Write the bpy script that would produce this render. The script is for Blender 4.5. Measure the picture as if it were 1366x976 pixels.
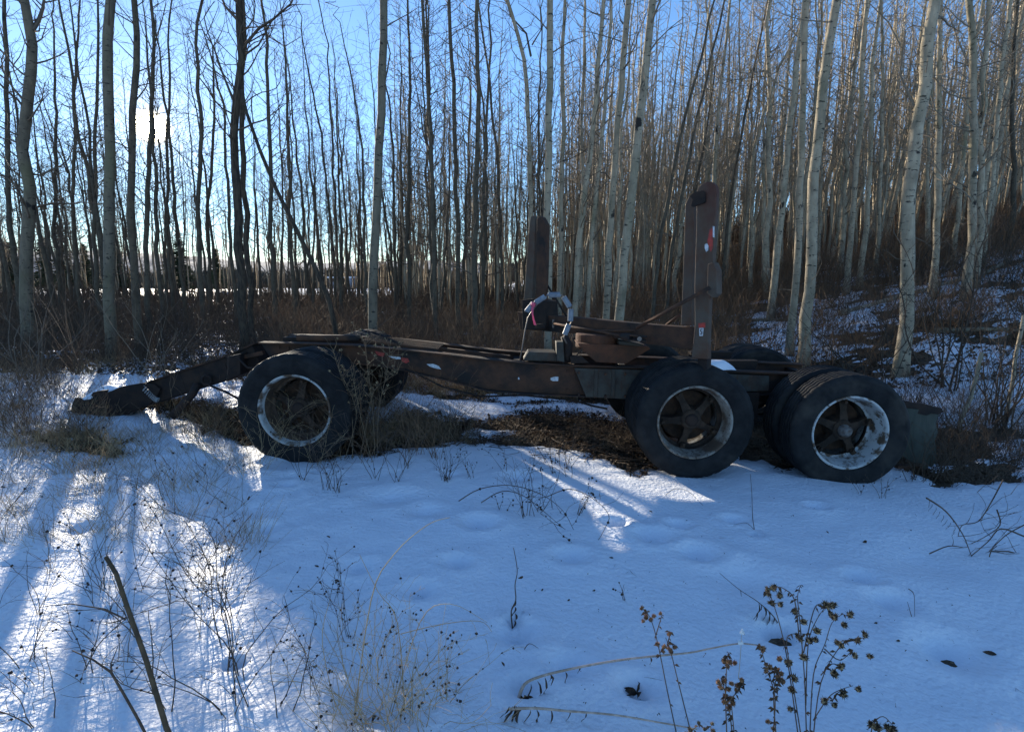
import bpy, math, random
import numpy as np
from mathutils import Vector, Matrix, Euler

D = bpy.data
scene = bpy.context.scene
for o in list(D.objects): D.objects.remove(o)
C = scene.collection
R = math.radians

# ------------------------------------------------------------------ camera
F, CX, CY = 700.0, 683.0, 488.0
CAMZ, PITCH = 1.69, math.atan(118 / 700.0)
cam = D.cameras.new("camera"); camo = D.objects.new("camera", cam); C.objects.link(camo)
cam.sensor_width = 36.0; cam.lens = F / 1366.0 * 36.0; cam.clip_start = 0.05; cam.clip_end = 4000
camo.location = (0, 0, CAMZ); camo.rotation_euler = (math.pi / 2 - PITCH, 0, 0)
scene.camera = camo

# ------------------------------------------------------------------ light
SUN_EL, SUN_AZ = R(12.6), R(-32.9)           # azimuth measured from +Y towards +X
SDIR = Vector((math.sin(SUN_AZ) * math.cos(SUN_EL), math.cos(SUN_AZ) * math.cos(SUN_EL), math.sin(SUN_EL)))
world = D.worlds.new("World"); scene.world = world; world.use_nodes = True
nt = world.node_tree; nt.nodes.clear()
sky = nt.nodes.new("ShaderNodeTexSky"); sky.sky_type = 'NISHITA'; sky.sun_disc = False
sky.sun_elevation = SUN_EL; sky.sun_rotation = SUN_AZ
sky.altitude = 600; sky.air_density = 1.0; sky.dust_density = 0.03; sky.ozone_density = 3.5
bg = nt.nodes.new("ShaderNodeBackground"); bg.inputs[1].default_value = 0.106
tint = nt.nodes.new("ShaderNodeMix"); tint.data_type = 'RGBA'; tint.blend_type = 'MULTIPLY'
tint.inputs[0].default_value = 1.0; tint.inputs[7].default_value = (0.90, 0.97, 1.05, 1)
nt.links.new(sky.outputs[0], tint.inputs[6])
# the sun itself and its aureole, in the sky where the sun stands
tc = nt.nodes.new("ShaderNodeTexCoord")
dot = nt.nodes.new("ShaderNodeVectorMath"); dot.operation = 'DOT_PRODUCT'
nrm = nt.nodes.new("ShaderNodeVectorMath"); nrm.operation = 'NORMALIZE'
nt.links.new(tc.outputs['Generated'], nrm.inputs[0]); nt.links.new(nrm.outputs[0], dot.inputs[0])
dot.inputs[1].default_value = SDIR
def mth(op, a, b=None, clamp=False):
    n = nt.nodes.new("ShaderNodeMath"); n.operation = op; n.use_clamp = clamp
    for i, v in enumerate((a, b)):
        if v is None: continue
        if isinstance(v, (int, float)): n.inputs[i].default_value = v
        else: nt.links.new(v, n.inputs[i])
    return n.outputs[0]
dm = mth('MAXIMUM', dot.outputs['Value'], 0.0)
p1 = mth('MULTIPLY', mth('POWER', dm, 20000.0), 1500.0)
p2 = mth('MULTIPLY', mth('POWER', dm, 420.0), 1.9)
p3 = mth('MULTIPLY', mth('POWER', dm, 14.0), 0.45)
ps = mth('ADD', mth('ADD', p1, p2), p3)
glow = nt.nodes.new("ShaderNodeVectorMath"); glow.operation = 'SCALE'
glow.inputs[0].default_value = (1.0, 0.86, 0.56); nt.links.new(ps, glow.inputs['Scale'])
addc = nt.nodes.new("ShaderNodeVectorMath"); addc.operation = 'ADD'
nt.links.new(tint.outputs[2], addc.inputs[0]); nt.links.new(glow.outputs[0], addc.inputs[1])
nt.links.new(addc.outputs[0], bg.inputs[0])
wo = nt.nodes.new("ShaderNodeOutputWorld"); nt.links.new(bg.outputs[0], wo.inputs[0])

sl = D.lights.new("sun", 'SUN'); sl.energy = 5.0; sl.angle = R(0.5); sl.color = (1.0, 0.90, 0.74)
so = D.objects.new("sun", sl); C.objects.link(so); so.rotation_euler = (-SDIR).to_track_quat('-Z', 'Y').to_euler()
scene.view_settings.view_transform = 'Standard'; scene.view_settings.look = 'None'
scene.view_settings.gamma = 1.0; scene.view_settings.exposure = 1.3
scene.view_settings.use_curve_mapping = False
scene.render.engine = 'CYCLES'
scene.cycles.max_bounces = 5; scene.cycles.diffuse_bounces = 3; scene.cycles.glossy_bounces = 2
scene.render.resolution_x = 1024; scene.render.resolution_y = 731

# ------------------------------------------------------------------ helpers
cp, sp = math.cos(PITCH), math.sin(PITCH)
def P(px, py, Y):
    """world point seen at reference pixel (px,py), at world distance Y"""
    a = (px - CX) / F; b = (CY - py) / F
    d = Vector((a, cp + b * sp, -sp + b * cp))
    return Vector((0, 0, CAMZ)) + d * (Y / d.y)
def G(px, py, z=0.0):
    a = (px - CX) / F; b = (CY - py) / F
    d = Vector((a, cp + b * sp, -sp + b * cp))
    return Vector((0, 0, CAMZ)) + d * ((z - CAMZ) / d.z)

def _h(ix, iy, s):
    n = (ix * 374761393 + iy * 668265263 + s * 1274126177) & 0xffffffff
    n = ((n ^ (n >> 13)) * 1274126177) & 0xffffffff
    return ((n ^ (n >> 16)) & 0xffff) / 65535.0
def vn(x, y, s=0):
    x = np.asarray(x, float); y = np.asarray(y, float)
    ix = np.floor(x).astype(np.int64); iy = np.floor(y).astype(np.int64)
    fx = x - ix; fy = y - iy
    fx = fx * fx * (3 - 2 * fx); fy = fy * fy * (3 - 2 * fy)
    a = _h(ix, iy, s); b = _h(ix + 1, iy, s); c = _h(ix, iy + 1, s); d = _h(ix + 1, iy + 1, s)
    return (a * (1 - fx) + b * fx) * (1 - fy) + (c * (1 - fx) + d * fx) * fy
def fbm(x, y, s=0, o=3):
    t = 0; a = 0.5; n = 0
    for i in range(o):
        t = t + a * vn(x * 2 ** i, y * 2 ** i, s + i * 7); n += a; a *= 0.5
    return t / n
def sstep(a, b, x):
    t = np.clip((np.asarray(x, float) - a) / (b - a), 0, 1); return t * t * (3 - 2 * t)

def tag(o, label=None, cat=None, group=None, kind=None):
    if label: o['label'] = label
    if cat: o['category'] = cat
    if group: o['group'] = group
    if kind: o['kind'] = kind
    return o
WL = {}
def empty(name, loc, label, cat, group=None):
    o = D.objects.new(name, None); C.objects.link(o); o.location = loc; o.empty_display_size = 0.2
    WL[o.name] = Vector(loc)
    return tag(o, label, cat, group)

class MB:
    """collects polygons for ONE mesh object"""
    def __init__(s): s.v = []; s.f = []; s.n = 0
    def add(s, vs, fs):
        s.v.append(np.asarray([tuple(q) for q in vs], float).reshape(-1, 3))
        s.f += [tuple(i + s.n for i in f) for f in fs]; s.n += len(vs)
    def box(s, c, size, rz=0, ry=0, rx=0):
        m = Euler((rx, ry, rz)).to_matrix(); hx, hy, hz = (q / 2 for q in size); c = Vector(c)
        vs = [c + m @ Vector((x * hx, y * hy, z * hz)) for x in (-1, 1) for y in (-1, 1) for z in (-1, 1)]
        s.add(vs, [(0, 1, 3, 2), (4, 6, 7, 5), (0, 4, 5, 1), (2, 3, 7, 6), (0, 2, 6, 4), (1, 5, 7, 3)])
    def bar(s, a, b, w, h, up=(0, 0, 1)):
        a = Vector(a); b = Vector(b); d = (b - a).normalized(); u = Vector(up)
        sd = d.cross(u).normalized(); u2 = sd.cross(d).normalized()
        vs = [q + sd * (x * w / 2) + u2 * (z * h / 2) for q in (a, b) for x, z in ((-1, -1), (1, -1), (1, 1), (-1, 1))]
        s.add(vs, [(0, 1, 2, 3), (7, 6, 5, 4), (0, 4, 5, 1), (1, 5, 6, 2), (2, 6, 7, 3), (3, 7, 4, 0)])
    def prism(s, pts, off):
        n = len(pts); off = Vector(off); vs = [Vector(p) for p in pts] + [Vector(p) + off for p in pts]
        s.add(vs, [tuple(range(n)), tuple(range(2 * n - 1, n - 1, -1))] +
              [(i, i + n, (i + 1) % n + n, (i + 1) % n) for i in range(n)])
    def tube(s, pts, rad, sides=6, cap=True):
        pts = [Vector(p) for p in pts]; n = len(pts)
        if isinstance(rad, (int, float)): rad = [rad] * n
        vs = []; ref = None
        for i, p in enumerate(pts):
            t = (pts[min(i + 1, n - 1)] - pts[max(i - 1, 0)])
            t = t.normalized() if t.length > 1e-9 else Vector((0, 0, 1))
            if ref is None: ref = t.orthogonal().normalized()
            ref = (ref - t * ref.dot(t)); ref = ref.normalized() if ref.length > 1e-6 else t.orthogonal().normalized()
            b = t.cross(ref)
            for k in range(sides):
                a = 2 * math.pi * k / sides
                vs.append(p + (ref * math.cos(a) + b * math.sin(a)) * rad[i])
        fs = [(i * sides + k, i * sides + (k + 1) % sides, (i + 1) * sides + (k + 1) % sides, (i + 1) * sides + k)
              for i in range(n - 1) for k in range(sides)]
        if cap: fs += [tuple(range(sides - 1, -1, -1)), tuple(range((n - 1) * sides, n * sides))]
        s.add(vs, fs)
    def lathe(s, prof, seg=48, axis='y', c=(0, 0, 0), fn=None):
        c = Vector(c); vs = []; n = len(prof)
        for k in range(seg):
            a = 2 * math.pi * k / seg
            for j, (t, r) in enumerate(prof):
                if fn: t, r = fn(j, k, t, r)
                if axis == 'y': vs.append(c + Vector((r * math.cos(a), t, r * math.sin(a))))
                else: vs.append(c + Vector((r * math.cos(a), r * math.sin(a), t)))
        fs = [(k * n + j, k * n + j + 1, ((k + 1) % seg) * n + j + 1, ((k + 1) % seg) * n + j)
              for k in range(seg) for j in range(n - 1)]
        s.add(vs, fs)
    def blob(s, c, r, rng, sub=(8, 6), rough=0.25, sq=(1, 1, 1)):
        nu, nv = sub; vs = []; c = Vector(c)
        for j in range(nv + 1):
            th = math.pi * j / nv
            for i in range(nu):
                a = 2 * math.pi * i / nu; q = r * (1 + rng.uniform(-rough, rough))
                vs.append(c + Vector((q * sq[0] * math.sin(th) * math.cos(a), q * sq[1] * math.sin(th) * math.sin(a), q * sq[2] * math.cos(th))))
        fs = [(j * nu + i, j * nu + (i + 1) % nu, (j + 1) * nu + (i + 1) % nu, (j + 1) * nu + i) for j in range(nv) for i in range(nu)]
        s.add(vs, fs)

def mesh_np(name, V, Fa):
    """fast mesh from vertex array and (n,k) face array"""
    me = D.meshes.new(name); V = np.ascontiguousarray(V, np.float32); Fa = np.ascontiguousarray(Fa, np.int32)
    n, k = Fa.shape
    me.vertices.add(len(V)); me.vertices.foreach_set('co', V.ravel())
    me.loops.add(n * k); me.loops.foreach_set('vertex_index', Fa.ravel())
    me.polygons.add(n); me.polygons.foreach_set('loop_start', np.arange(0, n * k, k, dtype=np.int32))
    me.update(calc_edges=True); me.validate()
    return me
def smooth(me, on=True):
    me.polygons.foreach_set('use_smooth', [on] * len(me.polygons)); me.update()
def link(name, me, mat, parent=None, loc=(0, 0, 0)):
    o = D.objects.new(name, me); C.objects.link(o)
    if mat and not me.materials: me.materials.append(mat)
    if parent: o.parent = parent
    o.location = loc
    return o
def build(name, mb, mat, parent=None, at=None, sm=False, bev=0.0, world=True):
    """mb holds world coordinates (world=True) or coordinates about `at`"""
    pw = WL.get(parent.name, Vector((0, 0, 0))) if parent else Vector((0, 0, 0))
    at = Vector(at) if at is not None else (pw.copy() if parent else Vector((0, 0, 0)))
    V = np.concatenate(mb.v) if mb.v else np.zeros((0, 3))
    if world: V = V - np.array(at)
    me = D.meshes.new(name); me.from_pydata(V.tolist(), [], mb.f); me.validate()
    if sm: smooth(me)
    o = link(name, me, mat, parent, at - pw if parent else at)
    WL[o.name] = at
    if bev:
        b = o.modifiers.new('bevel', 'BEVEL'); b.width = bev; b.segments = 2; b.limit_method = 'ANGLE'; b.harden_normals = False
    return o

def segs_mesh(name, S, sides=3):
    """S: (n,8) p0 p1 r0 r1 -> prisms"""
    S = np.asarray(S, float); n = len(S)
    p0 = S[:, 0:3]; p1 = S[:, 3:6]; r0 = S[:, 6:7]; r1 = S[:, 7:8]
    d = p1 - p0; L = np.linalg.norm(d, axis=1, keepdims=True); L[L < 1e-9] = 1e-9; d = d / L
    a = np.where(np.abs(d[:, 2:3]) < 0.9, np.array([[0, 0, 1.0]]), np.array([[1.0, 0, 0]]))
    u = np.cross(d, a); u /= np.linalg.norm(u, axis=1, keepdims=True); w = np.cross(d, u)
    V = np.zeros((n, 2 * sides, 3))
    for k in range(sides):
        t = 2 * math.pi * k / sides; q = u * math.cos(t) + w * math.sin(t)
        V[:, k] = p0 - d * r0 * 0.3 + q * r0; V[:, sides + k] = p1 + q * r1
    fs = np.array([[k, (k + 1) % sides, sides + (k + 1) % sides, sides + k] for k in range(sides)])
    Fa = (fs[None] + (np.arange(n) * 2 * sides)[:, None, None]).reshape(-1, 4)
    return mesh_np(name, V.reshape(-1, 3), Fa)

# ------------------------------------------------------------------ materials
def mat(name, col, rough=0.8, col2=None, scale=5.0, lo=0.4, hi=0.6, detail=6, stretch=(1, 1, 1), bump=0.0, bscale=60.0,
        metal=0.0, spec=0.3, extra=None, rand=0.0, coat=0.0, bdist=0.004, trans=0.0):
    m = D.materials.new(name); m.use_nodes = True; t = m.node_tree; N = t.nodes; L = t.links
    b = N['Principled BSDF']; b.inputs['Roughness'].default_value = rough; b.inputs['Metallic'].default_value = metal
    b.inputs['Specular IOR Level'].default_value = spec
    b.inputs['Coat Weight'].default_value = coat
    co = N.new('ShaderNodeTexCoord'); mp = N.new('ShaderNodeMapping'); mp.inputs['Scale'].default_value = stretch
    L.new(co.outputs['Object'], mp.inputs[0])
    oi = N.new('ShaderNodeObjectInfo')
    cur = None
    def mixc(f, a, c):
        x = N.new('ShaderNodeMix'); x.data_type = 'RGBA'
        if isinstance(f, (int, float)): x.inputs[0].default_value = f
        else: L.new(f, x.inputs[0])
        for i, v in ((6, a), (7, c)):
            if isinstance(v, tuple): x.inputs[i].default_value = (*v[:3], 1)
            else: L.new(v, x.inputs[i])
        return x.outputs[2]
    def noise(sc, det=6, lo_=0.4, hi_=0.6, src=None, rg=0.6):
        n = N.new('ShaderNodeTexNoise'); n.inputs['Scale'].default_value = sc; n.inputs['Detail'].default_value = det
        n.inputs['Roughness'].default_value = rg
        L.new(src or mp.outputs[0], n.inputs['Vector'])
        r = N.new('ShaderNodeMapRange'); r.inputs[1].default_value = lo_; r.inputs[2].default_value = hi_
        L.new(n.outputs[0], r.inputs[0]); return r.outputs[0]
    cur = col
    if col2: cur = mixc(noise(scale, detail, lo, hi), col, col2)
    if extra:
        for e in extra:   # (colour, scale, lo, hi, stretch)
            mp2 = N.new('ShaderNodeMapping'); mp2.inputs['Scale'].default_value = e[4]; L.new(co.outputs['Object'], mp2.inputs[0])
            ad = N.new('ShaderNodeVectorMath'); ad.operation = 'ADD'; L.new(mp2.outputs[0], ad.inputs[0]); L.new(oi.outputs['Random'], ad.inputs[1])
            cur = mixc(noise(e[1], 4, e[2], e[3], ad.outputs[0]), cur, e[0])
    if rand:
        h = N.new('ShaderNodeHueSaturation'); r = N.new('ShaderNodeMapRange'); r.inputs[3].default_value = 1 - rand; r.inputs[4].default_value = 1 + rand
        L.new(oi.outputs['Random'], r.inputs[0]); L.new(r.outputs[0], h.inputs['Value'])
        if isinstance(cur, tuple): h.inputs['Color'].default_value = (*cur[:3], 1)
        else: L.new(cur, h.inputs['Color'])
        cur = h.outputs[0]
    if isinstance(cur, tuple): b.inputs['Base Color'].default_value = (*cur[:3], 1)
    else: L.new(cur, b.inputs['Base Color'])
    if bump:
        n = N.new('ShaderNodeTexNoise'); n.inputs['Scale'].default_value = bscale; n.inputs['Detail'].default_value = 5
        L.new(mp.outputs[0], n.inputs['Vector']); bu = N.new('ShaderNodeBump'); bu.inputs['Strength'].default_value = bump
        bu.inputs['Distance'].default_value = bdist
        L.new(n.outputs[0], bu.inputs['Height']); L.new(bu.outputs[0], b.inputs['Normal'])
    if trans:
        tr = N.new('ShaderNodeBsdfTranslucent'); ms = N.new('ShaderNodeMixShader'); ms.inputs[0].default_value = trans
        if isinstance(cur, tuple): tr.inputs[0].default_value = (*cur[:3], 1)
        else: L.new(cur, tr.inputs[0])
        L.new(b.outputs[0], ms.inputs[1]); L.new(tr.outputs[0], ms.inputs[2]); L.new(ms.outputs[0], N['Material Output'].inputs[0])
    return m

M = {}
M['snow'] = mat('snow', (0.84, 0.86, 0.90), 0.55, (0.80, 0.83, 0.88), 3.0, bump=1.0, bscale=34, spec=0.4, bdist=0.013)
M['snow2'] = mat('snow_lump', (0.84, 0.86, 0.90), 0.55, bump=0.3, bscale=90)
M['dirt'] = mat('forest_litter', (0.075, 0.048, 0.028), 0.95, (0.16, 0.11, 0.065), 14, 0.42, 0.62, bump=1.0, bscale=40, bdist=0.03,
                extra=[((0.03, 0.022, 0.015), 3.0, 0.5, 0.65, (1, 1, 1)), ((0.24, 0.17, 0.09), 45, 0.58, 0.68, (1, 1, 1))])
BARKX = [((0.035, 0.03, 0.026), 3.2, 0.60, 0.64, (3.0, 3.0, 9.0)),      # short horizontal lenticel scars
         ((0.025, 0.022, 0.02), 1.0, 0.63, 0.67, (5.0, 5.0, 3.0)),     # black knots
         ((0.15, 0.14, 0.08), 1.0, 0.5, 0.75, (2.0, 2.0, 0.7))]
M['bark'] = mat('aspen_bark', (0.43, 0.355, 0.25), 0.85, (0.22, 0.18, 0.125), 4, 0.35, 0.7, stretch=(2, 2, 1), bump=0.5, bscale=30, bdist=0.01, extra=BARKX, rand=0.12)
M['bark_backlit'] = mat('backlit_aspen_bark', (0.185, 0.155, 0.11), 0.88, (0.10, 0.085, 0.062), 4, 0.35, 0.7, stretch=(2, 2, 1), bump=0.6, bscale=30, bdist=0.012, extra=BARKX, rand=0.1)  # darker copy of the aspen bark, backlit shade put into the colour
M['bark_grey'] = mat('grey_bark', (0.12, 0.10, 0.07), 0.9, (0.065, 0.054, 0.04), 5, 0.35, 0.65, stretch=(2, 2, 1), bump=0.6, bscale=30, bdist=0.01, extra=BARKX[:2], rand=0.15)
M['bark_dark'] = mat('dark_bark', (0.085, 0.065, 0.045), 0.95, (0.035, 0.028, 0.022), 6, stretch=(4, 4, 1), bump=0.8, bscale=22, bdist=0.015)
M['twig'] = mat('twig_bark', (0.11, 0.085, 0.062), 0.8, rand=0.25)
M['twig_lit'] = mat('lit_twig_bark', (0.20, 0.16, 0.115), 0.75, rand=0.2)  # lit copy of the twig bark, sunlight put into the colour
M['brush'] = mat('brush_twig', (0.088, 0.060, 0.040), 0.85, rand=0.3)
M['brush_red'] = mat('dry_weed_stem', (0.20, 0.115, 0.062), 0.85, (0.11, 0.07, 0.042), 2.0, rand=0.25)
M['far_stem_lit'] = mat('sidelit_far_aspen_stem', (0.40, 0.33, 0.23), 0.8, (0.24, 0.19, 0.13), 0.8)  # sidelight on the far stems put in as a paler colour
M['rim_ring'] = mat('chipped_white_rim', (0.40, 0.41, 0.40), 0.65, (0.09, 0.058, 0.038), 6, 0.47, 0.56, bump=0.4, bscale=60)
M['straw'] = mat('straw', (0.52, 0.37, 0.20), 0.7, (0.33, 0.22, 0.11), 6.0, rand=0.2)
M['stem_dark'] = mat('dark_stem', (0.065, 0.045, 0.034), 0.8, (0.13, 0.085, 0.055), 20)
M['goldenrod'] = mat('goldenrod_stem', (0.24, 0.165, 0.095), 0.8, (0.12, 0.08, 0.05), 12)
M['stalk'] = mat('pale_pinkish_stalk', (0.62, 0.46, 0.36), 0.6, (0.40, 0.28, 0.20), 30)
M['stem_olive'] = mat('olive_stick', (0.13, 0.085, 0.045), 0.8, (0.06, 0.042, 0.025), 12, bump=0.4, bscale=80, bdist=0.002)
M['seed_brown'] = mat('seed_head_brown', (0.05, 0.034, 0.02), 0.9, (0.42, 0.30, 0.16), 1.6, 0.5, 0.56)
M['seed_rust'] = mat('seed_head_rust', (0.40, 0.21, 0.095), 0.9, (0.10, 0.055, 0.03), 1.6, 0.47, 0.56)
M['pod'] = mat('dark_seed', (0.035, 0.025, 0.02), 0.8)
M['leaf_dark'] = mat('withered_leaf', (0.045, 0.03, 0.022), 0.8, (0.10, 0.06, 0.035), 30, trans=0.2)
M['leaf_brown'] = mat('dead_leaf', (0.11, 0.068, 0.038), 0.85, (0.05, 0.032, 0.02), 12, 0.35, 0.65, rand=0.3, trans=0.15)
M['rust'] = mat('rusty_steel', (0.046, 0.028, 0.020), 0.85, (0.095, 0.045, 0.026), 6, 0.38, 0.62, bump=0.5, bscale=45, spec=0.25, bdist=0.004,
                extra=[((0.022, 0.019, 0.018), 2.2, 0.48, 0.62, (1, 1, 1))])
M['rust_red'] = mat('red_rusty_steel', (0.125, 0.048, 0.024), 0.85, (0.060, 0.030, 0.018), 5, 0.38, 0.62, bump=0.5, bscale=45, bdist=0.004)
M['iron_dark'] = mat('dark_iron', (0.016, 0.012, 0.011), 0.85, (0.034, 0.021, 0.015), 7, bump=0.4, bscale=40)
M['grey_paint'] = mat('weathered_grey_paint', (0.060, 0.060, 0.050), 0.75, (0.040, 0.029, 0.022), 5, 0.42, 0.6, bump=0.3, bscale=40,
                      extra=[((0.06, 0.038, 0.026), 1.5, 0.52, 0.62, (7, 7, 1.2))])
M['stake'] = mat('grey_brown_steel', (0.095, 0.074, 0.056), 0.8, (0.090, 0.046, 0.028), 4, 0.42, 0.62, bump=0.4, bscale=40,
                 extra=[((0.085, 0.035, 0.024), 1.4, 0.50, 0.62, (2, 2, 1))])
M['tyre'] = mat('old_rubber', (0.0085, 0.009, 0.010), 0.7, (0.020, 0.0205, 0.021), 7, 0.4, 0.65, bump=0.5, bscale=55, spec=0.18, bdist=0.004,
                extra=[((0.045, 0.040, 0.034), 2.6, 0.53, 0.72, (1, 1, 1))])
M['tread'] = M['tyre']
M['rim_white'] = mat('peeling_white_rim', (0.46, 0.47, 0.46), 0.6, (0.11, 0.075, 0.05), 9, 0.49, 0.58, bump=0.4, bscale=60,
                     extra=[((0.08, 0.055, 0.04), 34, 0.60, 0.66, (1, 1, 1))])
M['rim_dirty'] = mat('dirty_white_rim', (0.27, 0.26, 0.23), 0.7, (0.085, 0.06, 0.042), 5, 0.40, 0.58, bump=0.4, bscale=60,
                     extra=[((0.42, 0.45, 0.46), 3, 0.58, 0.66, (1, 1, 1)), ((0.06, 0.042, 0.03), 40, 0.58, 0.64, (1, 1, 1))])
M['hub'] = mat('rusty_hub', (0.055, 0.035, 0.023), 0.85, (0.022, 0.016, 0.012), 12, bump=0.5, bscale=50)
M['hub_grey'] = mat('grey_hub_cap', (0.15, 0.14, 0.13), 0.6, (0.08, 0.06, 0.05), 20)
M['flap'] = mat('rubber_flap', (0.030, 0.037, 0.030), 0.65, (0.050, 0.058, 0.046), 4, 0.35, 0.65, stretch=(6, 6, 1), bump=0.25, bscale=20)
M['red'] = mat('faded_red_reflector', (0.42, 0.045, 0.035), 0.5, (0.22, 0.04, 0.03), 30)
M['white_paint'] = mat('flaked_white_paint', (0.62, 0.64, 0.66), 0.6, (0.40, 0.42, 0.44), 40)
M['pipe'] = mat('grey_pipe', (0.22, 0.25, 0.28), 0.5, (0.15, 0.17, 0.20), 20)
M['pink'] = mat('pink_ribbon', (0.80, 0.16, 0.26), 0.6, trans=0.35)
M['cable'] = mat('steel_cable', (0.17, 0.14, 0.12), 0.5, metal=0.4)
M['white'] = mat('white_tuft', (0.8, 0.8, 0.76), 0.8)
M['hose'] = mat('coiled_hose', (0.28, 0.28, 0.28), 0.5)
M['hills'] = mat('wooded_hills', (0.085, 0.11, 0.15), 1.0, (0.14, 0.17, 0.21), 0.03, 0.42, 0.6)  # blue of the distant haze put into the colour
M['spruce'] = mat('spruce_needles', (0.035, 0.05, 0.028), 0.9, rand=0.2)
M['shed_wall'] = mat('pale_shed_wall', (0.30, 0.33, 0.38), 0.7)
M['dark_glass'] = mat('dark_window', (0.03, 0.035, 0.04), 0.2)

# ------------------------------------------------------------------ ground shape
def ground(x, y):
    x = np.asarray(x, float); y = np.asarray(y, float)
    near = -0.028 * np.clip(x, -6, 6) * (1 - sstep(8, 16, y)) - 0.015
    u = x + 0.10 * y - 5.0
    sp_ = np.where(u > 8, u, np.log1p(np.exp(np.clip(u, -30, 8) / 1.2)) * 1.2)
    hill = 0.25 * sp_ * sstep(5.0, 9.5, y + 0.0 * x)
    hill = 14 * (1 - np.exp(-hill / 14))
    for (wx, wy, wr, wd) in ((1.62, 4.62, .55, .065), (3.0, 4.60, .60, .065), (-1.9, 4.75, .5, .035)):
        near = near - wd * np.exp(-((x - wx) ** 2 + (y - wy) ** 2) / wr ** 2)
    lump = 0.16 * (fbm(x * 0.16 + 3, y * 0.16, 5, 2) - 0.5) * sstep(8, 14, y) + 0.5 * (fbm(x * .05, y * .05, 9, 2) - .5) * sstep(14, 40, y) * sstep(-2, 8, x)
    left = 0.12 * sstep(-2.0, -6.0, x) * sstep(4, 6.5, y) * (1 - sstep(12, 20, y))
    return near + hill + lump + left
def gz(x, y): return float(ground(x, y))

def poly_sd(X, Yv, poly):
    """signed distance (negative inside) to polygon"""
    d = np.full(X.shape, 1e9); inside = np.zeros(X.shape, bool); n = len(poly)
    for i in range(n):
        ax, ay = poly[i]; bx, by = poly[(i + 1) % n]
        ex, ey = bx - ax, by - ay; wx, wy = X - ax, Yv - ay
        t = np.clip((wx * ex + wy * ey) / (ex * ex + ey * ey + 1e-12), 0, 1)
        d = np.minimum(d, (wx - ex * t) ** 2 + (wy - ey * t) ** 2)
        c = ((ay > Yv) != (by > Yv)) & (X < (bx - ax) * (Yv - ay) / (by - ay + 1e-12) + ax)
        inside ^= c
    d = np.sqrt(d); return np.where(inside, -d, d)
def gp(pts): return [(G(a, b).x, G(a, b).y) for a, b in pts]
BARE = [gp([(880, 585), (1000, 600), (1045, 612), (1150, 590), (1230, 612), (1310, 600), (1366, 560), (1240, 556), (1100, 550), (860, 552)]),  # under the tandem, bare dark ground stands in for deep shadow
        gp([(425, 565), (500, 572), (545, 556), (640, 566), (700, 548), (790, 552), (830, 560), (900, 590), (880, 612), (844, 624), (800, 606), (735, 592), (640, 592), (560, 596), (490, 606), (440, 614), (400, 600)]),
        gp([(190, 552), (250, 556), (330, 566), (345, 604), (320, 596), (280, 580), (215, 566)]),
        gp([(45, 602), (100, 598), (150, 612), (160, 624), (110, 618), (60, 616)]),
        gp([(1225, 608), (1300, 600), (1366, 590), (1366, 622), (1310, 630), (1250, 628)])]
ISLE = gp([(628, 572), (690, 573), (700, 582), (640, 588), (620, 582)])
FEET = [(480, 770, .10, .045), (560, 800, .10, .045), (610, 760, .10, .04), (820, 700, .09, .045), (905, 700, .09, .04), (980, 690, .09, .045), (1150, 770, .10, .045), (1190, 800, .11, .04), (760, 900, .10, .04), (380, 660, .09, .04), (430, 640, .09, .035), (1090, 670, .09, .04), (684, 838, .05, .05), (1008, 712, .05, .04), (1044, 842, .08, .06), (700, 930, .08, .05), (500, 955, .16, .05), (315, 905, .05, .04), (352, 720, .09, .05), (640, 704, .13, .05), (565, 690, .14, .03), (762, 746, .12, .04), (872, 716, .13, .05), (934, 738, .13, .05), (690, 856, .11, .05),
        (1270, 862, .16, .05), (852, 922, .09, .05), (1000, 772, .22, .03), (690, 640, .15, .03), (1095, 800, .25, .02), (520, 672, .2, .03), (1040, 845, .14, .05),
        (600, 640, .1, .03), (1230, 740, .3, .02), (250, 700, .1, .03), (180, 650, .1, .03), (220, 620, .1, .03)]
WH = []          # wheel ground contacts, filled below
def snow_cover(x, y):
    """height of snow above the litter (negative where bare)"""
    wob = 0.26 * (fbm(x * 2.2, y * 2.2, 21, 3) - 0.5) + 0.20 * (fbm(x * 8, y * 10, 4, 2) - .5)
    sd = np.full(x.shape, 9.0)
    for p in BARE: sd = np.minimum(sd, poly_sd(x, y, p))
    sd = np.maximum(sd, -poly_sd(x, y, ISLE))
    th = np.where(sd + wob > 0, 0.05 * (1 - np.exp(-np.maximum(sd + wob, 0) / 0.16)), np.maximum((sd + wob) * 0.5, -0.03)) 
    # forest floor: patchy
    f = fbm(x * 0.55, y * 0.8, 33, 4); g2 = fbm(x * 3.2, y * 5.0, 51, 3)
    rightness = sstep(0.28, 0.55, x / np.maximum(y, 1))
    edge = 6.75 + 1.15 * sstep(-2, -6, x) + .5 * sstep(3, 5, x) + 0.0 * x + 0.5 * (fbm(x * .7, x * .3 + 2, 3, 2) - .5)
    bare_thr = 0.57 - 0.088 * rightness * (1 - sstep(13, 24, y)) + 0.03 * sstep(14, 28, y)
    patch = (0.55 * f + 0.45 * g2 - bare_thr)
    ff = np.clip(patch * 0.55, -0.03, 0.05)
    k = sstep(0, 0.7, y - edge)
    field = sstep(50, 56, y) * (1 - sstep(-4, 8, x - y * .05)) * (1 - sstep(74, 80, y))
    th = th * (1 - k) + ff * k
    th = th * (1 - field) + 0.10 * field
    # wheel tracks / pressed rims
    return th
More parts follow.
